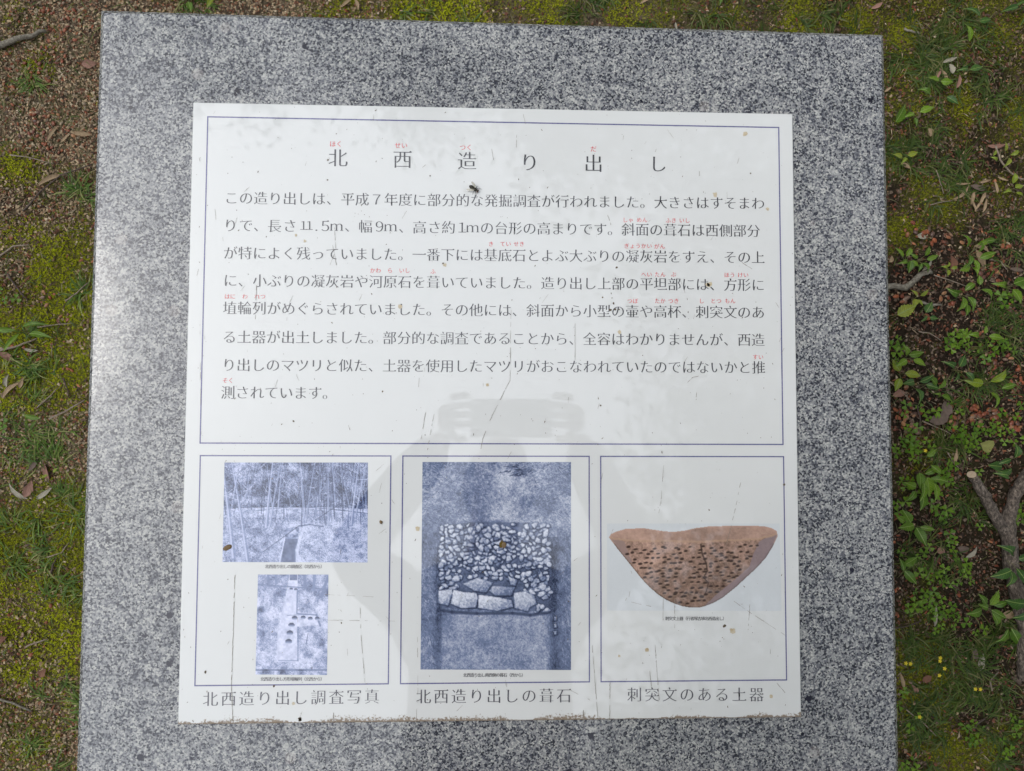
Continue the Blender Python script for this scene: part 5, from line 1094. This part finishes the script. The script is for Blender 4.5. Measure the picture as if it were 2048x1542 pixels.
# ------------------------------------------------------------------ the photographer, mirrored in the sign
def skin(name, joints, edges, mat, parent, sub=2, smooth=True):
    me = bpy.data.meshes.new(name); me.from_pydata([j[:3] for j in joints], edges, []); me.update()
    o = bpy.data.objects.new(name, me); C.objects.link(o); me.materials.append(mat); o.parent = parent
    md = o.modifiers.new('skin', 'SKIN'); md.use_smooth_shade = True
    lay = me.skin_vertices[0].data if me.skin_vertices else None
    if lay is None:
        bm = bmesh.new(); bm.from_mesh(me); bm.verts.layers.skin.verify(); bm.to_mesh(me); bm.free(); lay = me.skin_vertices[0].data
    for d, j in zip(lay, joints): d.radius = (j[3], j[4] if len(j) > 4 else j[3])
    lay[0].use_root = True
    s = o.modifiers.new('sub', 'SUBSURF'); s.levels = sub; s.render_levels = sub
    return o
sk = mat_plain('skin', (.45, .27, .19), (.52, .32, .23), 40, .5); shirt = mat_plain('shirt_cloth', (.045, .055, .075), (.06, .07, .09), 200, .9, .4, 900); pants = mat_plain('trouser_cloth', (.035, .035, .04), (.05, .05, .055), 200, .9, .4, 900); hair = mat_plain('hair', (.015, .012, .01), (.03, .024, .02), 300, .6, .8, 600); shoe = mat_plain('shoe', (.05, .05, .05), (.12, .12, .12), 60, .6); phm = mat_plain('phone_case', (.02, .02, .024), (.03, .03, .034), 60, .35); eyem = mat_plain('eye', (.02, .015, .01), (.05, .04, .03), 900, .2)
per = tag(empty('person', (0, -.62, 0)), 'person in dark shirt leaning over the stone, holding a phone with both hands', 'person')
CZ = HT + .69809
def rel(x, y, z): return (x, y + .62, z)
J = [(*rel(0, -.60, .95), .105, .075), (*rel(0, -.56, 1.10), .115, .085), (*rel(0, -.49, 1.27), .145, .11), (*rel(0, -.40, 1.40), .13, .10), (*rel(0, -.33, 1.45), .055, .055), (*rel(.01, -.245, 1.475), .052, .055), (*rel(.02, -.17, 1.50), .068, .085), (*rel(.025, -.12, 1.51), .064, .084), (*rel(.03, -.050, 1.490), .056, .066),
     (*rel(-.17, -.40, 1.43), .062), (*rel(-.27, -.27, 1.28), .047), (*rel(-.15, -.12, 1.27), .032), (*rel(-.085, -.04, CZ), .024), (*rel(.17, -.40, 1.43), .062), (*rel(.275, -.27, 1.28), .047), (*rel(.20, -.12, 1.27), .032), (*rel(.165, -.04, CZ), .024),
     (*rel(-.09, -.62, .84), .066), (*rel(-.12, -.60, .50), .058), (*rel(-.12, -.66, .10), .040), (*rel(-.13, -.52, .04), .032), (*rel(.09, -.62, .84), .066), (*rel(.12, -.60, .50), .058), (*rel(.12, -.66, .10), .040), (*rel(.13, -.52, .04), .032)]
E_ = [(0, 1), (1, 2), (2, 3), (3, 4), (4, 5), (5, 6), (6, 7), (7, 8), (3, 9), (9, 10), (10, 11), (11, 12), (3, 13), (13, 14), (14, 15), (15, 16), (0, 17), (17, 18), (18, 19), (19, 20), (0, 21), (21, 22), (22, 23), (23, 24)]
skin('body', J, E_, sk, per)
g = .012
def sleeve(a, b, c, d):
    A, B, Cc, D = [np.array(J[i][:3]) for i in (a, b, c, d)]
    return [(*A, .078), (*((A + B) / 2), .064), (*B, .064), (*((B + Cc) / 2 + [0, 0, .004]), .052), (*Cc, .050), (*((Cc + D) / 2), .040), (*(Cc * .25 + D * .75), .037)]
SLV, SRV = sleeve(9, 10, 11, 12), sleeve(13, 14, 15, 16)
skin('shirt', [(*rel(0, -.605, .82), .185, .145), (*rel(0, -.60, .95), .172, .132), (*rel(0, -.56, 1.10), .155, .122)] + [(*J[i][:3], J[i][3] + g + .006, (J[i][4] if len(J[i]) > 4 else J[i][3]) + g + .006) for i in (2, 3)] + [(*J[4][:3], .07, .07)] + SLV + SRV,
     [(0, 1), (1, 2), (2, 3), (3, 4), (4, 5), (4, 6)] + [(6 + i, 7 + i) for i in range(6)] + [(4, 13)] + [(13 + i, 14 + i) for i in range(6)], shirt, per)
skin('trousers', [(*rel(0, -.605, .97), .135, .105), (*rel(0, -.61, .90), .150, .115)] + [(*J[i][:3], J[i][3] + .014) for i in (17, 18, 19, 21, 22, 23)], [(0, 1), (1, 2), (2, 3), (3, 4), (1, 5), (5, 6), (6, 7)], pants, per)
def ball(name, c, r, mat, sc=(1, 1, 1)):
    bm = bmesh.new(); bmesh.ops.create_icosphere(bm, subdivisions=3, radius=1)
    for v in bm.verts: v.co = Vector((v.co.x * r * sc[0], v.co.y * r * sc[1], v.co.z * r * sc[2]))
    return link(name, bm_mesh(name, bm, True), mat, per, rel(*c))
ball('hair', (.02, -.168, 1.535), .088, hair, (.95, 1.12, .86))
for s in (-1, 1):
    ball('eye', (.027 + s * .028, -.066, 1.503), .010, eyem); ball('ear', (.022 + s * .076, -.16, 1.495), .028, sk, (.35, .6, 1))
    ball('shoe', (s * .13, -.53, .045), .05, shoe, (.95, 2.5, .9))
ball('nose', (.028, -.054, 1.482), .014, sk, (.8, 1.1, 1.4)); ball('mouth', (.028, -.064, 1.455), .02, mat_plain('lips', (.3, .1, .08)), (1, .4, .35))
# hands: palm and five fingers each, closed on the phone's ends
for s, hx in ((-1, -.062), (1, .142)):
    palm = skin('hand', [(*rel(hx + s * .022, -.04, CZ + .004), .020, .014), (*rel(hx + s * .026, -.01, CZ + .010), .022, .013), (*rel(hx + s * .022, .02, CZ + .012), .020, .012)], [(0, 1), (1, 2)], sk, per)
    for k, L in enumerate((.9, 1.0, .95, .8)):
        y0 = -.028 + k * .019
        skin('finger', [(*rel(hx + s * .020, y0, CZ + .010), .0085), (*rel(hx + s * .012, y0 + .004, CZ + .022), .008), (*rel(hx - s * .012 * L, y0 + .006, CZ + .0235), .0075), (*rel(hx - s * .028 * L, y0 + .006, CZ + .022), .0062)], [(0, 1), (1, 2), (2, 3)], sk, per)
    skin('thumb', [(*rel(hx + s * .022, -.036, CZ + .008), .0105), (*rel(hx + s * .006, -.052, CZ + .010), .009), (*rel(hx - s * .014, -.050, CZ + .0225), .008)], [(0, 1), (1, 2)], sk, per)
ph = tag(empty('phone', (.04, -.01, CZ + .0085)), 'slim dark phone held level in landscape over the stone', 'phone')
link('phone_body', bm_mesh('phone_body', box_bm(-.081, .081, -.038, .038, -.004, .004, .003, 3)), phm, ph)
scr = NB('screen_glass'); scr.set(Base_Color=(.02, .02, .022), Roughness=.08); link('screen', bm_mesh('screen', box_bm(-.077, .077, -.035, .035, .0041, .0046)), scr.m, ph)
lens = NB('camera_lens'); lens.set(Base_Color=(.01, .01, .015), Roughness=.05)
bm = bmesh.new(); bmesh.ops.create_cone(bm, cap_ends=True, segments=20, radius1=.006, radius2=.006, depth=.0018); link('lens', bm_mesh('lens', bm), lens.m, ph, (-.0496, .002, -.0049))
